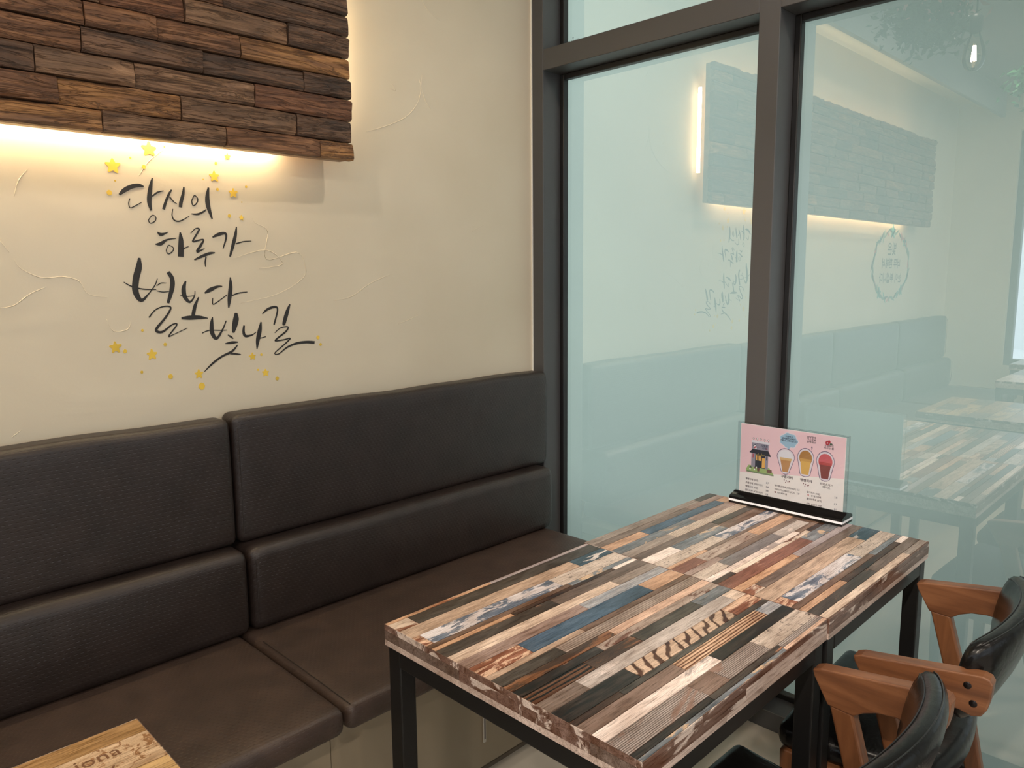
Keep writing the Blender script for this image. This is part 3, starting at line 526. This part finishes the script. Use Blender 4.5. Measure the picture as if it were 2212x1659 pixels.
# ------------------------------------------------------------------ bench along the wall
BASEM = N('bench_base_paint'); BASEM.set((158, 144, 122), .5); BASEM = BASEM.m
def cushion(name, x0, x1, y0, y1, z0, z1, r, mt, parent, bulge=.006, wob=.002, seed=0):
    bm = box(x0, x1, y0, y1, z0, z1, bev=r, seg=4)
    n = 22
    for k in range(1, n):
        bmesh.ops.bisect_plane(bm, geom=bm.verts[:]+bm.edges[:]+bm.faces[:], plane_co=(x0+(x1-x0)*k/n, 0, 0), plane_no=(1, 0, 0))
    for k in range(1, 7):
        bmesh.ops.bisect_plane(bm, geom=bm.verts[:]+bm.edges[:]+bm.faces[:], plane_co=(0, 0, z0+(z1-z0)*k/7), plane_no=(0, 0, 1))
        bmesh.ops.bisect_plane(bm, geom=bm.verts[:]+bm.edges[:]+bm.faces[:], plane_co=(0, y0+(y1-y0)*k/7, 0), plane_no=(0, 1, 0))
    for v in bm.verts:
        fx = (v.co.x-x0)/(x1-x0); fy = (v.co.y-y0)/(y1-y0); fz = (v.co.z-z0)/(z1-z0)
        s = math.sin(math.pi*min(max(fx, 0), 1))**.35
        w1 = math.sin(fx*9+seed)*.6+math.sin(fx*23+seed*2.1)*.4
        if z1-z0 > y1-y0:      # upright pad bulges to the room
            if fy < .5: v.co.y -= bulge*s*math.sin(math.pi*min(max(fz, 0), 1))
            if fz > .6: v.co.z += wob*w1*s+bulge*.5*s
        else:
            if fz > .5: v.co.z += bulge*s*math.sin(math.pi*min(max(fy, 0), 1))+wob*.4*w1*s
            if fy < .3: v.co.y += wob*w1
    return obj(name, bm, mt, parent, smooth=True)
joints = [-.140, -1.326, -2.45, -3.58, -4.68]
labels = ['dark brown leather bench section against the glass, behind the patchwork tables', 'dark brown leather bench section left of the seam, below the star lettering',
          'dark brown leather bench section, third from the glass, seen in its reflection', 'dark brown leather bench section at the far end, seen in the glass']
for i in range(4):
    a, b = joints[i], joints[i+1]
    t = thing('booth_bench', labels[i], 'bench', (0, 0, 0), group='sections of the wall bench')
    g = .0025; ae = a if i else -.118
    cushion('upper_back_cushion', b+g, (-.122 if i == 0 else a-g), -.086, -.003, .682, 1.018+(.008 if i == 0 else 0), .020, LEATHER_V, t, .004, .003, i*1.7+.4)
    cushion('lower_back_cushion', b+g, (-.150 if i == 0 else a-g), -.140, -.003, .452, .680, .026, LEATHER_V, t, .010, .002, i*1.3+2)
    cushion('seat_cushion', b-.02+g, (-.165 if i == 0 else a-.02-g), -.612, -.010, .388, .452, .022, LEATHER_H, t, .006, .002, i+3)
    bm = bmesh.new()
    for zc, zd, yy in ((.682, 1.016, -.088), (.455, .675, -.144)):
        tube(bm, [(b+.013, yy-.001, zc+.03), (b+.013, yy-.0035, (zc+zd)/2), (b+.013, yy-.001, zd-.022)], .0011, 6)
    obj('stitched_seam', bm, THREAD, t)
    bm = bmesh.new(); tube(bm, [(b-.006, -.60, .4515), (b-.006, -.4, .4555), (b-.006, -.2, .4555)], .0011, 6); obj('stitched_seam', bm, THREAD, t)
    x1 = a if i else -.118
    bm = box(b, x1-.002, -.500, -.02, 0, .340); obj('base_panel', bm, BASEM, t)
    bm = box(b, x1-.002, -.508, -.02, .342, .387, bev=.002, seg=1); obj('top_rail', bm, BASEM, t)
    bm = box(b, x1-.002, -.504, -.500, 0, .012); obj('shadow_strip', bm, plain('shadow_strip', (96, 86, 74), .6) if i == 0 else bpy.data.materials['shadow_strip'], t)  # dark strip stands in for the shadow along the floor
t = thing('socket_plate', 'small pale upright slot in the bench base beneath the patchwork table', 'plate', (-.846, -.501, .145))
obj('plate', box(-.005, .005, -.004, 0, -.06, .06, bev=.001), plain('pale_plastic', (205, 198, 186), .4), t); obj('slot', box(-.0025, .0025, -.0045, -.003, -.05, .05), plain('grey_slot', (110, 104, 104), .5), t)

# ------------------------------------------------------------------ tables
def table(name, label, x0, x1, y0, y1, zt, boards, rz=0, th=.0415, group=None):
    W, D = x1-x0, y0-y1
    t = thing(name, label, 'table', (x0, y0, 0), rz, group)
    bm = box(.001, W-.001, -D+.001, -.001, zt-th+.001, zt-.0016); obj('tabletop_core', bm, SLAB, t)
    for (k, a, b, c, d) in boards:
        g = .0006; h = zt-random.uniform(0, .00025)
        obj('board', box(max(a, 0)+g, min(b, W)-g, max(d, -D)+g, min(c, 0)-g, zt-.0020, h), L[k], t)
    # facing strips round the edge: narrow lip, mid band, lower band
    re = random.Random(name+label)
    for side in range(4):
        Ls = D if side in (0, 2) else W
        for (za, zb, kinds) in ((zt-.0115, zt-.0003, ('edgebrown',)), (zt-.0300, zt-.0120, ('edgebrown', 'taupe', 'edgecream')), (zt-th, zt-.0305, ('edgecream',))):
            p = 0
            while p < Ls-.001:
                q = min(Ls, p+re.uniform(.14, .30))
                if Ls-q < .06: q = Ls
                o1, o2 = p+.0003, q-.0003; tt = .0016; k = re.choice(kinds)
                if side == 0: bm = box(-tt+.001, .001, -o2, -o1, za, zb)
                elif side == 2: bm = box(W-.001, W+tt-.001, -o2, -o1, za, zb)
                elif side == 1: bm = box(o1, o2, -D-tt+.001, -D+.001, za, zb)
                else: bm = box(o1, o2, -.001, tt-.001, za, zb)
                obj('edge_strip', bm, L[k], t); p = q
    lw = .036; ins = .004; z1 = zt-th
    for (lx, ly) in ((ins, -ins-lw), (W-ins-lw, -ins-lw), (ins, -D+ins), (W-ins-lw, -D+ins)):
        obj('leg', box(lx, lx+lw, ly, ly+lw, 0, z1, bev=.003, seg=2), STEEL, t)
    for (a, b, c, d) in ((ins+lw, W-ins-lw, -ins-lw, -ins), (ins+lw, W-ins-lw, -D+ins, -D+ins+lw), (ins, ins+lw, -D+ins+lw, -ins-lw), (W-ins-lw, W-ins, -D+ins+lw, -ins-lw)):
        obj('frame_rail', box(a, b, c, d, z1-lw, z1, bev=.0025, seg=2), STEEL, t)
    return t
table('patchwork_table', 'nearer patchwork wood table of the joined pair, away from the glass', -1.3865, -.7905, -.8200, -1.4085, .73, BOARDS_A, group='joined patchwork tables')
table('patchwork_table', 'patchwork wood table by the glass with the menu stand on it', -.7885, -.2065, -.8130, -1.4115, .73, BOARDS_B, group='joined patchwork tables')
# golden plank table, corner at lower left
def goldm(n, a, b, p=None, **k): B(n, a, b, p, **k)
goldm('gold', (186, 138, 78), (222, 176, 108), (150, 104, 60), p=None) if False else B('gold', (152, 114, 66), (196, 154, 98), (140, 100, 62), .66, psc=12, pstr=5)
B('driftgrey', (92, 82, 70), (128, 112, 94), (166, 152, 132), .60, psc=30, pstr=4)
B('letterboard', (188, 152, 110), (216, 188, 148), (158, 112, 72), .55, psc=60, pstr=1.)
B('goldgrey', (196, 156, 92), (216, 178, 116), (134, 116, 98), .55, psc=12, pstr=5)
gb = []; ys = [0, -.042, -.126, -.21, -.29, -.37, -.45, -.53, -.60]; rg = random.Random(2); Wg = .60
gb += [('gold', 0, Wg, 0, ys[1]), ('letterboard', Wg-.145, Wg, ys[1], ys[2]), ('driftgrey', Wg-.36, Wg-.145, ys[1], ys[2]), ('gold', 0, Wg-.36, ys[1], ys[2]), ('goldgrey', .2, Wg, ys[2], ys[3]), ('driftgrey', 0, .2, ys[2], ys[3])]
for i in range(3, 8):
    p = rg.uniform(.15, .45); k = rg.sample(['gold', 'driftgrey', 'goldgrey', 'beige', 'plainbrown'], 2)
    gb += [(k[0], 0, p, ys[i], ys[i+1]), (k[1], p, Wg, ys[i], ys[i+1])]
tg = table('plank_table', 'golden weathered plank table, its corner showing at the lower left of the picture', -1.811-Wg, -1.811, -.757, -.757-.60, .70, gb)
INKB = plain('brown_stencil_ink', (112, 72, 44), .6)
for txt, yy in (('siona', -.076), ('lucy', -.114)):
    o = link('stencilled_word', text_mesh(txt, .036, 'LEFT'), tg, INKB); o.location = (Wg-.120, yy, .7004)
# third table by the stub wall, seen in the glass
gb = []
for i in range(6):
    p = rg.uniform(.2, .6); k = rg.sample(['greige', 'beige', 'cream', 'taupe', 'grayline'], 2)
    gb += [(k[0], 0, p, -.1*i, -.1*i-.1), (k[1], p, .8, -.1*i, -.1*i-.1)]
table('plank_table', 'pale plank table with thick dark edge near the far stub wall, seen in the glass', -3.90, -3.10, -.80, -1.40, .72, gb)
# ------------------------------------------------------------------ armchairs
def rounded(pts, mt, x, wd, name, parent, bev=.005, seg=3):
    bm = bmesh.new(); prism(bm, pts, x-wd/2, x+wd/2, 'x'); bmesh.ops.recalc_face_normals(bm, faces=bm.faces)
    es = [e for e in bm.edges if len(e.link_faces) == 2 and e.calc_face_angle(0) > .9]
    bmesh.ops.bevel(bm, geom=es, offset=bev, segments=seg, affect='EDGES', profile=.5)
    return obj(name, bm, mt, parent, smooth=False)
SCREW = plain('dark_bolt', (38, 34, 34), .35, .8)
def armchair(label, loc, rz, group):
    t = thing('armchair', label, 'chair', loc, rz, group)
    for s in (-1, 1):
        x = s*.222
        arm = [(.100, .662), (.0965, .650), (.070, .603), (.024, .600), (.008, .612), (-.015, .622), (-.045, .626), (-.080, .622), (-.098, .6175), (-.112, .622), (-.120, .636), (-.124, .655), (-.126, .684), (-.121, .692), (-.110, .695), (.085, .668)]
        rounded(arm, ARMWOOD, x, .030, 'armrest', t, .0032)
        leg = [(.068, .606), (.026, .603), (-.030, .40), (-.112, .0), (-.086, 0), (.012, .40)]
        rounded(leg, LEGWOOD, x, .027, 'rear_leg', t, .005)
        fl = [(.240, .40), (.200, .40), (.206, 0), (.230, 0)]
        rounded(fl, LEGWOOD, x*.91, .027, 'front_leg', t, .005)
        obj('seat_rail', box(x*.91-.012, x*.91+.012, -.03, .202, .345, .402, bev=.004), ARMWOOD, t)
        for zz in (.672, .642):
            bm = bmesh.new(); lathe(bm, [(0, .0022), (.0035, .0022), (.0048, .0012), (.0062, .0012), (.0066, 0)], 16)
            bmesh.ops.rotate(bm, verts=bm.verts, matrix=Matrix.Rotation(s*math.pi/2, 3, 'Y')); bmesh.ops.translate(bm, verts=bm.verts, vec=(x+s*.0148, -.094+(zz-.657)*.35, zz))
            obj('bolt', bm, SCREW, t, smooth=True)
    for yy in (-.015, .212): obj('seat_rail', box(-.195, .195, yy-.012, yy+.012, .345, .400, bev=.004), ARMWOOD, t)
    # seat pad: rounded, dished, rounded front
    bm = box(-.225, .225, -.065, .248, .400, .455, bev=.022, seg=4)
    for k in range(1, 8):
        bmesh.ops.bisect_plane(bm, geom=bm.verts[:]+bm.edges[:]+bm.faces[:], plane_co=(-.225+.45*k/8, 0, 0), plane_no=(1, 0, 0))
        bmesh.ops.bisect_plane(bm, geom=bm.verts[:]+bm.edges[:]+bm.faces[:], plane_co=(0, -.065+.313*k/8, 0), plane_no=(0, 1, 0))
    for v in bm.verts:
        fy = (v.co.y+.065)/.313; v.co.x *= .90+.12*fy
        if v.co.y < -.0: v.co.y += .7*v.co.x**2
        if v.co.z > .43: v.co.z += .008*math.cos(v.co.x*6.5)-.006*math.sin(math.pi*min(max(fy, 0), 1))
        if abs(v.co.x) > .17: v.co.x *= .95
    obj('seat_pad', bm, BLACKL, t, smooth=True)
    # back pad: curved upholstered bow carried between the arms
    bm = bmesh.new(); NS, NC = 26, 18; rings = []
    def sect(u):
        x = -.208+.416*u; k = 1-(2*u-1)**2
        yc = -.072-.045*k**.8; hh = .078+.005*k; zc = .656+.016*k; th = .024+.004*k
        e = min(1, (min(u, 1-u)/.05+.02))**.5
        return x, yc, zc, hh*(.72+.28*e), th*(.35+.65*e)
    for i in range(NS+1):
        u = i/NS; x, yc, zc, hh, th = sect(u)
        x2, y2, *_ = sect(min(u+.01, 1)); x1, y1, *_ = sect(max(u-.01, 0)); T = Vector((x2-x1, y2-y1, 0)).normalized(); Nn = Vector((T.y, -T.x, 0))   # outward (back)
        ring = []
        for j in range(NC):
            a = 2*math.pi*j/NC; ca, sa = math.cos(a), math.sin(a)
            du = th*math.copysign(abs(ca)**.75, ca); dz = hh*math.copysign(abs(sa)**.8, sa)
            ring.append(bm.verts.new(Vector((x, yc, zc))+Nn*(du+dz*.30*(.5+.5*(1-(2*u-1)**2)))+Vector((0, 0, dz))))
        rings.append(ring)
    for A, Bq in zip(rings, rings[1:]):
        for j in range(NC): bm.faces.new((A[j], A[(j+1) % NC], Bq[(j+1) % NC], Bq[j]))
    bm.faces.new(rings[0][::-1]); bm.faces.new(rings[-1])
    seam = [[r[j].co.copy() for r in rings[1:-1]] for j in (4, 6)]
    for sl in seam:
        for p in sl: p.z += .0006
    bp = obj('backrest', bm, BLACKL, t, smooth=True)
    bm = bmesh.new()
    for sl in seam: tube(bm, sl, .0011, 6)
    obj('piping', bm, plain('black_piping', (26, 25, 26), .4) if 'black_piping' not in bpy.data.materials else bpy.data.materials['black_piping'], bp, smooth=True)
    return t
def dup(root, loc, rz, label):
    r = root.copy(); C.objects.link(r); r.location = loc; r.rotation_euler = (0, 0, rz); r['label'] = label
    for ch in list(root.children):
        c = ch.copy(); C.objects.link(c); c.parent = r
        for g in ch.children:
            d = g.copy(); C.objects.link(d); d.parent = c
    return r
ch = armchair('black leather armchair with walnut arms, nearest the glass at the patchwork tables', CH2[0], CH2[1], 'walnut armchairs at the tables')
dup(ch, CH1[0], CH1[1], 'black leather armchair with walnut arms, in front, cut by the lower right picture edge')
dup(ch, (-3.5, -1.62, 0), .1, 'black leather armchair pushed in at the pale far table, seen in the glass')

# ------------------------------------------------------------------ menu stand on the table
ms = thing('menu_stand', 'clear acrylic menu stand holding a pink illustrated drinks card on a black base', 'menu stand', (-.212, -1.058, .73), -math.pi/2)
# local axes: x runs along the card to the right as seen from the room, -y faces the reader
BLKG = plain('gloss_black_plastic', (16, 15, 16), .12); WHT = plain('white_plastic_stripe', (232, 232, 238), .35)
hw = .160
prof = [(-.034, .0), (.034, 0), (.034, .0065), (-.034, .0065)]
bm = bmesh.new(); prism(bm, prof, -hw, hw, 'x'); obj('base_foot', bm, BLKG, ms)
bm = bmesh.new(); prism(bm, [(-.0345, .0066), (.0345, .0066), (.0345, .0125), (-.0345, .0125)], -hw-.0005, hw+.0005, 'x'); obj('white_stripe', bm, WHT, ms)
bm = bmesh.new(); prism(bm, [(-.034, .0126), (.034, .0126), (.033, .019), (.024, .0235), (.010, .0265), (.004, .030), (-.004, .030), (-.010, .0265), (-.024, .0235), (-.033, .019)], -hw, hw, 'x'); obj('base_top', bm, BLKG, ms)
obj('acrylic_sheet', box(-.156, .156, .0010, .0028, .020, .232, bev=.0006, seg=1), ACRYL, ms)
obj('acrylic_sheet', box(-.156, .156, -.0030, -.0014, .020, .230, bev=.0006, seg=1), ACRYL, ms)
PAPER = plain('white_card', (246, 240, 240), .6)
card = obj('menu_card', box(-.1475, .1475, -.0004, .0006, .020, .227), PAPER, ms)
pm = {}
def pc(n, c):
    if n not in pm: pm[n] = plain('print_'+n, c, .65)
    return pm[n]
cu0, cu1, cz0, cz1 = -.1475, .1475, .020, .227
lay = [0]
def flat(name, polys, mats):
    """polys: (points in card units, material index); u 0..1 left to right, v 0..1 bottom to top"""
    bm = bmesh.new()
    for pts, mi in polys:
        lay[0] += 1; y = -.00045-.0000022*lay[0]
        vs = [bm.verts.new((cu0+(cu1-cu0)*u, y, cz0+(cz1-cz0)*v)) for u, v in pts]
        f = bm.faces.new(vs); f.material_index = mi
    me = bpy.data.meshes.new(name); bm.to_mesh(me); bm.free()
    return link(name, me, card, mats)
def rect(a, b, c, d): return [(a, c), (b, c), (b, d), (a, d)]
def ell(cx, cy, rx, ry, n=22, a0=0, a1=2*math.pi): return [(cx+rx*math.cos(a0+(a1-a0)*k/n), cy+ry*math.sin(a0+(a1-a0)*k/n)) for k in range(n if a1-a0 > 6 else n+1)]
flat('pink_field', [([(.004, .31), (.996, .475), (.996, .995), (.004, .995)], 0)], [pc('pink', (242, 206, 216))])
flat('finger_notch', [(ell(.50, .995, .034, .052, 14, math.pi, 2*math.pi), 0)], [pc('pale_pink', (240, 214, 222))])
# little shop drawing
M_ = [pc('lilac', (150, 146, 164)), pc('navy', (48, 52, 64)), pc('roofwhite', (226, 224, 236)), pc('amber', (236, 184, 104)), pc('grass', (158, 184, 120)), pc('brownp', (112, 82, 76)), pc('red', (188, 60, 76)), pc('white', (240, 238, 244)), pc('olive', (168, 152, 84)), pc('dkgreen', (78, 92, 78)), pc('grassdark', (120, 140, 112))]
P_ = [([(.055, .41), (.07, .455), (.29, .455), (.335, .39), (.335, .375), (.06, .375)], 10), ([(.055, .42), (.08, .475), (.29, .475), (.335, .395), (.06, .395)], 4),
      (rect(.105, .275, .455, .80), 0), (rect(.145, .245, .455, .66), 1), ([(.085, .66), (.115, .705), (.275, .705), (.30, .64), (.30, .63), (.085, .65)], 1), (rect(.105, .285, .795, .825), 2)]
for k in range(4): P_.append((rect(.152+k*.0145, .162+k*.0145, .555, .625), 3))
P_ += [(rect(.214, .244, .465, .60), 3), (rect(.148, .243, .633, .639), 8), (rect(.172, .176, .639, .66), 8), (rect(.206, .210, .639, .66), 8), ([(.122, .745), (.142, .765), (.158, .722), (.138, .705)], 7), ([(.127, .735), (.148, .752), (.154, .734), (.133, .716)], 6), ([(.118, .755), (.142, .777), (.145, .768), (.120, .745)], 1), (rect(.246, .262, .725, .742), 6), (rect(.118, .126, .585, .64), 6), (rect(.256, .264, .575, .63), 1)]
P_ += [([(.165, .455), (.195, .455), (.190, .405), (.170, .405)], 5), (rect(.265, .315, .41, .455), 5), ([(.085, .44), (.10, .47), (.115, .44)], 9), ([(.13, .435), (.143, .465), (.156, .435)], 5), (rect(.088, .102, .415, .437), 7), (rect(.133, .147, .412, .434), 7), (rect(.157, .166, .445, .465), 7)]
for k in range(5): P_ += [(ell(.122+k*.037, .853, .0095, .0135, 12), 5), (ell(.122+k*.037, .853, .0065, .0095, 12), 7), (rect(.121+k*.037, .1235+k*.037, .822, .842), 5)]
for k in range(7): P_.append((rect(.135+.018*(k % 5), .147+.018*(k % 5), .715+.011*k, .7175+.011*k), 1))
flat('shop_drawing', [([(u+.012, v-.04) for u, v in pts], mi) for pts, mi in P_], M_)
# speech bubble
bub = [(.48+.082*math.cos(a)*(1+.07*math.cos(7*a)), .855+.095*math.sin(a)*(1+.07*math.cos(7*a))) for a in [2*math.pi*k/42 for k in range(42)]]
big = [(.48+(u-.48)*1.1, .855+(v-.855)*1.12) for u, v in bub]
flat('speech_bubble', [([(.455, .78), (.475, .70), (.51, .78)], 1), (big, 1), ([(.462, .78), (.477, .72), (.504, .78)], 0), (bub, 0)], [pc('skyblue', (160, 194, 220)), pc('bubblewhite', (232, 222, 234))])
# three cups
OUT = pc('outline', (108, 92, 122)); RIM = pc('rimwhite', (228, 220, 232))
def cup(cx, top, bot, w, wb, cols, dome, name):
    H = top-bot
    def sil(g):
        w2 = w+g; pts = [(cx-wb/2-g*.6, bot+.02), (cx-w2/2, top-.34*H)] + [(cx+math.cos(a)*w2/2, top-.34*H+math.sin(a)*(.34*H*dome+g)) for a in [math.pi-math.pi*k/12 for k in range(1, 12)]] + [(cx+w2/2, top-.34*H), (cx+wb/2+g*.6, bot+.02)] + [(cx+wb/2*math.cos(a), bot+.02-(.02+g)*math.sin(a)) for a in (math.pi*.25, math.pi*.5, math.pi*.75)]
        return pts
    y1 = top-.36*H
    liq = [(cx-w*.36, y1), (cx+w*.36, y1), (cx+wb*.40, bot+.02), (cx-wb*.40, bot+.02)]
    mid = [(cx-w*.37, y1), (cx+w*.37, y1), (cx+w*.34, y1-.10*H), (cx-w*.34, y1-.10*H)]
    capt = ell(cx, y1+.01, w*.42, .20*H*dome+.03)
    flat(name, [(sil(.016), 0), (sil(.006), 1), (capt, 3), (liq, 2), (mid, 4)], [OUT, RIM, pc(name+'_a', cols[0]), pc(name+'_b', cols[1]), pc(name+'_c', cols[2])])
cup(.458, .735, .405, .158, .062, ((190, 142, 96), (232, 230, 240), (214, 180, 130)), .95, 'iced_latte_picture')
cup(.645, .775, .420, .142, .080, ((220, 176, 96), (176, 128, 74), (206, 160, 90)), 1., 'nutty_latte_picture')
cup(.825, .775, .410, .150, .078, ((130, 62, 62), (206, 92, 104), (178, 66, 70)), 1., 'hibiscus_ade_picture')
lay[0] += 4
TXT = pc('text', (70, 60, 72)); TXB = pc('textblue', (62, 74, 96))
def tx(s, u, v, size, mt=TXT, al='LEFT'):
    lay[0] += 1
    o = link('printed_text', text_mesh(s, size, al, .022), card, mt); o.rotation_euler = (math.pi/2, 0, 0); o.location = (cu0+(cu1-cu0)*u, -.00045-.0000022*lay[0], cz0+(cz1-cz0)*v)
for s, u, v, z in (('구름빵과\n쌉싸름한 라떼와\n구름이 그래비듬니다', .48, .895, .0058),): tx(s, u, v, z, TXB, 'CENTER')
tx('달달향에\n고소함을\n완벽해!!!', .69, .93, .0066, TXT, 'CENTER'); tx('상큼함이\n퍼지는 봄', .85, .855, .0066, TXT, 'CENTER')
tx('각별봄\n카페', .245, .715, .0072, TXB, 'CENTER')
tx('구름라떼', .477, .345, .0092, TXT, 'CENTER'); tx('쨍쨍라떼', .66, .345, .0092, TXT, 'CENTER'); tx('히비스커스\n에이드', .845, .345, .0076, TXT, 'CENTER')
for s, v, p in (('쨍쨍라떼 (ICE)', .225, '3.7'), ('구름라떼 (ICE/HOT)', .17, '3.8'), ('쨍쨍모카 (ICE)', .118, '3.8'), ('콜드브루 (ICE/HOT)', .066, '2.5')):
    tx(s, .065, v, .0064); tx(p, .275, v-.008, .0066, TXB)
for s, v, p in (('헤이즐넛라떼 (ICE/HOT)', .207, '2.5'), ('히비스커스에이드 (ICE)', .157, '3.8')): tx(s, .36, v, .0060); tx(p, .575, v, .0068, TXB)
tx('라즈베리 봄', .39, .115, .0058)
for s, v, p in (('딸기주스 (ICE)', .205, '3.8'), ('콜드브루토 (ICE)', .118, '3.7'), ('사탕 소다시 (ICE)', .052, '4.1')): tx(s, .67, v, .0060); tx(p, .92, v, .0064, TXB)
tx('생 딸기라떼', .71, .165, .0056)
DK = pc('bean', (112, 60, 70)); beans = []
for bx0, by0 in ((.477, .305), (.66, .305)):
    for k, (du, dv) in enumerate(((-.025, .012), (-.004, .004), (-.010, -.02), (.012, -.006), (.024, .002))): beans.append((ell(bx0+du, by0+dv, .0045, .010, 10), 0))
beans += [(ell(.37, .127, .009, .012, 12), 0), (ell(.685, .177, .007, .010, 12), 1)]
flat('coffee_bean_marks', beans, [DK, pc('berry', (178, 52, 66))])
flat('berry_drawing', [(ell(.835, .90, .018, .030, 12), 0), (ell(.850, .915, .012, .022, 12), 0), (ell(.868, .89, .014, .012, 10), 1), (ell(.835, .90, .006, .010, 8), 2)], [pc('berry', 0), pc('dkgreen', 0), pc('pink', 0)])
flat('arrow_mark', [([(.69, .80), (.698, .835), (.706, .80), (.700, .805), (.700, .775), (.696, .775), (.696, .805)], 0)], [OUT])

# ------------------------------------------------------------------ pendant lamp, foliage, small items seen in the glass
pl = thing('pendant_lamp', 'clear teardrop filament bulb hanging over the patchwork tables, seen in the glass', 'lamp', (-.70, -1.19, 2.06))
bm = bmesh.new(); lathe(bm, [(0, -.045), (.012, -.043), (.024, -.034), (.0325, -.015), (.034, .003), (.030, .026), (.021, .05), (.0145, .068), (.013, .08)], 24); obj('bulb', bm, BULB, pl, smooth=True)
bm = bmesh.new()
for k in range(6):
    a = k*math.pi/3; tube(bm, [(.004*math.cos(a), .004*math.sin(a), .034), (.0075*math.cos(a), .0075*math.sin(a), -.014)], .0011, 6)
obj('filament', bm, FIL, pl)
bm = bmesh.new(); lathe(bm, [(0, .13), (.012, .13), (.019, .12), (.019, .078), (.015, .074)], 20); obj('socket', bm, plain('dark_socket', (34, 32, 32), .5), pl, smooth=True)
bm = bmesh.new(); tube(bm, [(0, 0, .13), (.004, 0, .35), (0, 0, ZC-2.06)], .003, 8); obj('cord', bm, STEEL, pl)
def foliage(name, label, cx, cy, cz, sx, sy, sz, n, mats, seed, size=.022):
    r = random.Random(seed); t = thing(name, label, 'plant', (cx, cy, cz), group='hanging artificial foliage')
    for mi, (mt, share, nm, off) in enumerate(mats):
        bm = bmesh.new()
        for k in range(int(n*share)):
            p = Vector((r.gauss(0, .4), r.gauss(0, .4), max(-1.1, min(1.1, r.gauss(0, .38)))))
            c = Vector((p.x*sx, p.y*sy, p.z*sz+off)); a = Vector((r.gauss(0, 1), r.gauss(0, 1), r.gauss(0, .8))).normalized(); b_ = a.orthogonal().normalized(); b_.rotate(Matrix.Rotation(r.uniform(0, 6.3), 3, a)); s = size*r.uniform(.6, 1.3)
            up = a.cross(b_)*s*.2
            v = [bm.verts.new(c-a*s), bm.verts.new(c+b_*s*.45+up), bm.verts.new(c+a*s), bm.verts.new(c-b_*s*.45+up)]
            bm.faces.new((v[0], v[1], v[2])); bm.faces.new((v[0], v[2], v[3]))
        o = obj(nm, bm, mt, t); o['kind'] = 'stuff'
    bm = bmesh.new(); tube(bm, [(0, 0, 0), (.01, 0, (ZC-cz)*.5), (0, 0, ZC-cz)], .004, 8); obj('hanging_wire', bm, STEEL, t)
    return t
DG = plain('dark_leaf', (58, 74, 60), .6, var=.3); PK = plain('dusty_pink_petal', (172, 120, 116), .6, var=.2); BG = plain('bright_leaf', (62, 120, 76), .5, var=.25)
foliage('hanging_foliage', 'dusty pink blossom and dark leaves hanging left of the bulb, seen in the glass', -1.42, -.82, 2.45, .34, .16, .13, 2600, [(DG, .6, 'leaves', -.03), (PK, .4, 'blossoms', .07)], 1)
foliage('hanging_foliage', 'dark leafy bunch hanging just above the filament bulb, seen in the glass', -.95, -1.20, 2.48, .22, .20, .14, 1700, [(DG, .85, 'leaves', 0), (PK, .15, 'blossoms', .05)], 2)
foliage('hanging_foliage', 'bright green leafy bunch at the right edge of the picture, seen in the glass', -2.75, -1.05, 2.36, .26, .20, .14, 1700, [(BG, 1., 'leaves', 0)], 3, .025)
# duct across the ceiling, dark
t = thing('ceiling_duct', 'dark slim ceiling duct running away above the bulb, seen in the glass', 'duct', (0, 0, 0))
obj('duct_body', box(-3.2, -.4, -1.52, -1.36, 2.62, 2.72, bev=.01), plain('dark_grey_paint', (84, 88, 88), .6), t)
bm = bmesh.new()
for x in (-2.9, -1.8, -.7): bx(bm, x-.01, x+.01, -1.45, -1.43, 2.72, ZC)
obj('hanger', bm, STEEL, t)
# tulips on the far window sill
tp = thing('tulip_pot', 'white pot of yellow tulips at the right edge of the picture, seen in the glass', 'potted plant', (-4.30, -.95, .72))
table('plank_table', 'plank table standing against the far window under the tulip pot, seen in the glass', -4.78, -4.10, -.66, -1.40, .72, [('greige', 0, .68, -.15*i, -.15*i-.15) for i in range(5)])
bm = bmesh.new(); lathe(bm, [(0, 0), (.035, 0), (.055, .12), (.050, .12), (.045, .10), (0, .10)], 24); obj('pot', bm, plain('white_pot', (230, 232, 236), .4), tp, smooth=True)
TG = plain('tulip_green', (96, 140, 84), .5); TY = plain('tulip_yellow', (236, 206, 90), .5)
for k in range(6):
    a = k*1.05; dx, dy = .028*math.cos(a), .028*math.sin(a)
    bm = bmesh.new(); tube(bm, [(dx*.5, dy*.5, .10), (dx*1.2, dy*1.2, .2), (dx*1.8, dy*1.8, .29)], .003, 6); s = obj('stem', bm, TG, tp, smooth=True)
    bm = bmesh.new(); lathe(bm, [(0, 0), (.014, .006), (.018, .022), (.013, .042), (.006, .046), (0, .04)], 12, (dx*1.8, dy*1.8, .288)); obj('flower', bm, TY, tp, smooth=True)
    bm = bmesh.new(); p = Vector((dx, dy, .10)); q = Vector((dx*2.6, dy*2.6, .22)); n_ = Vector((-dy, dx, 0)).normalized()*.013
    v = [bm.verts.new(p), bm.verts.new((p+q)/2+n_), bm.verts.new(q), bm.verts.new((p+q)/2-n_), bm.verts.new((p+q)/2+Vector((0, 0, -.006)))]
    bm.faces.new((v[0], v[1], v[4])); bm.faces.new((v[1], v[2], v[4])); bm.faces.new((v[2], v[3], v[4])); bm.faces.new((v[3], v[0], v[4])); obj('leaf', bm, TG, tp)
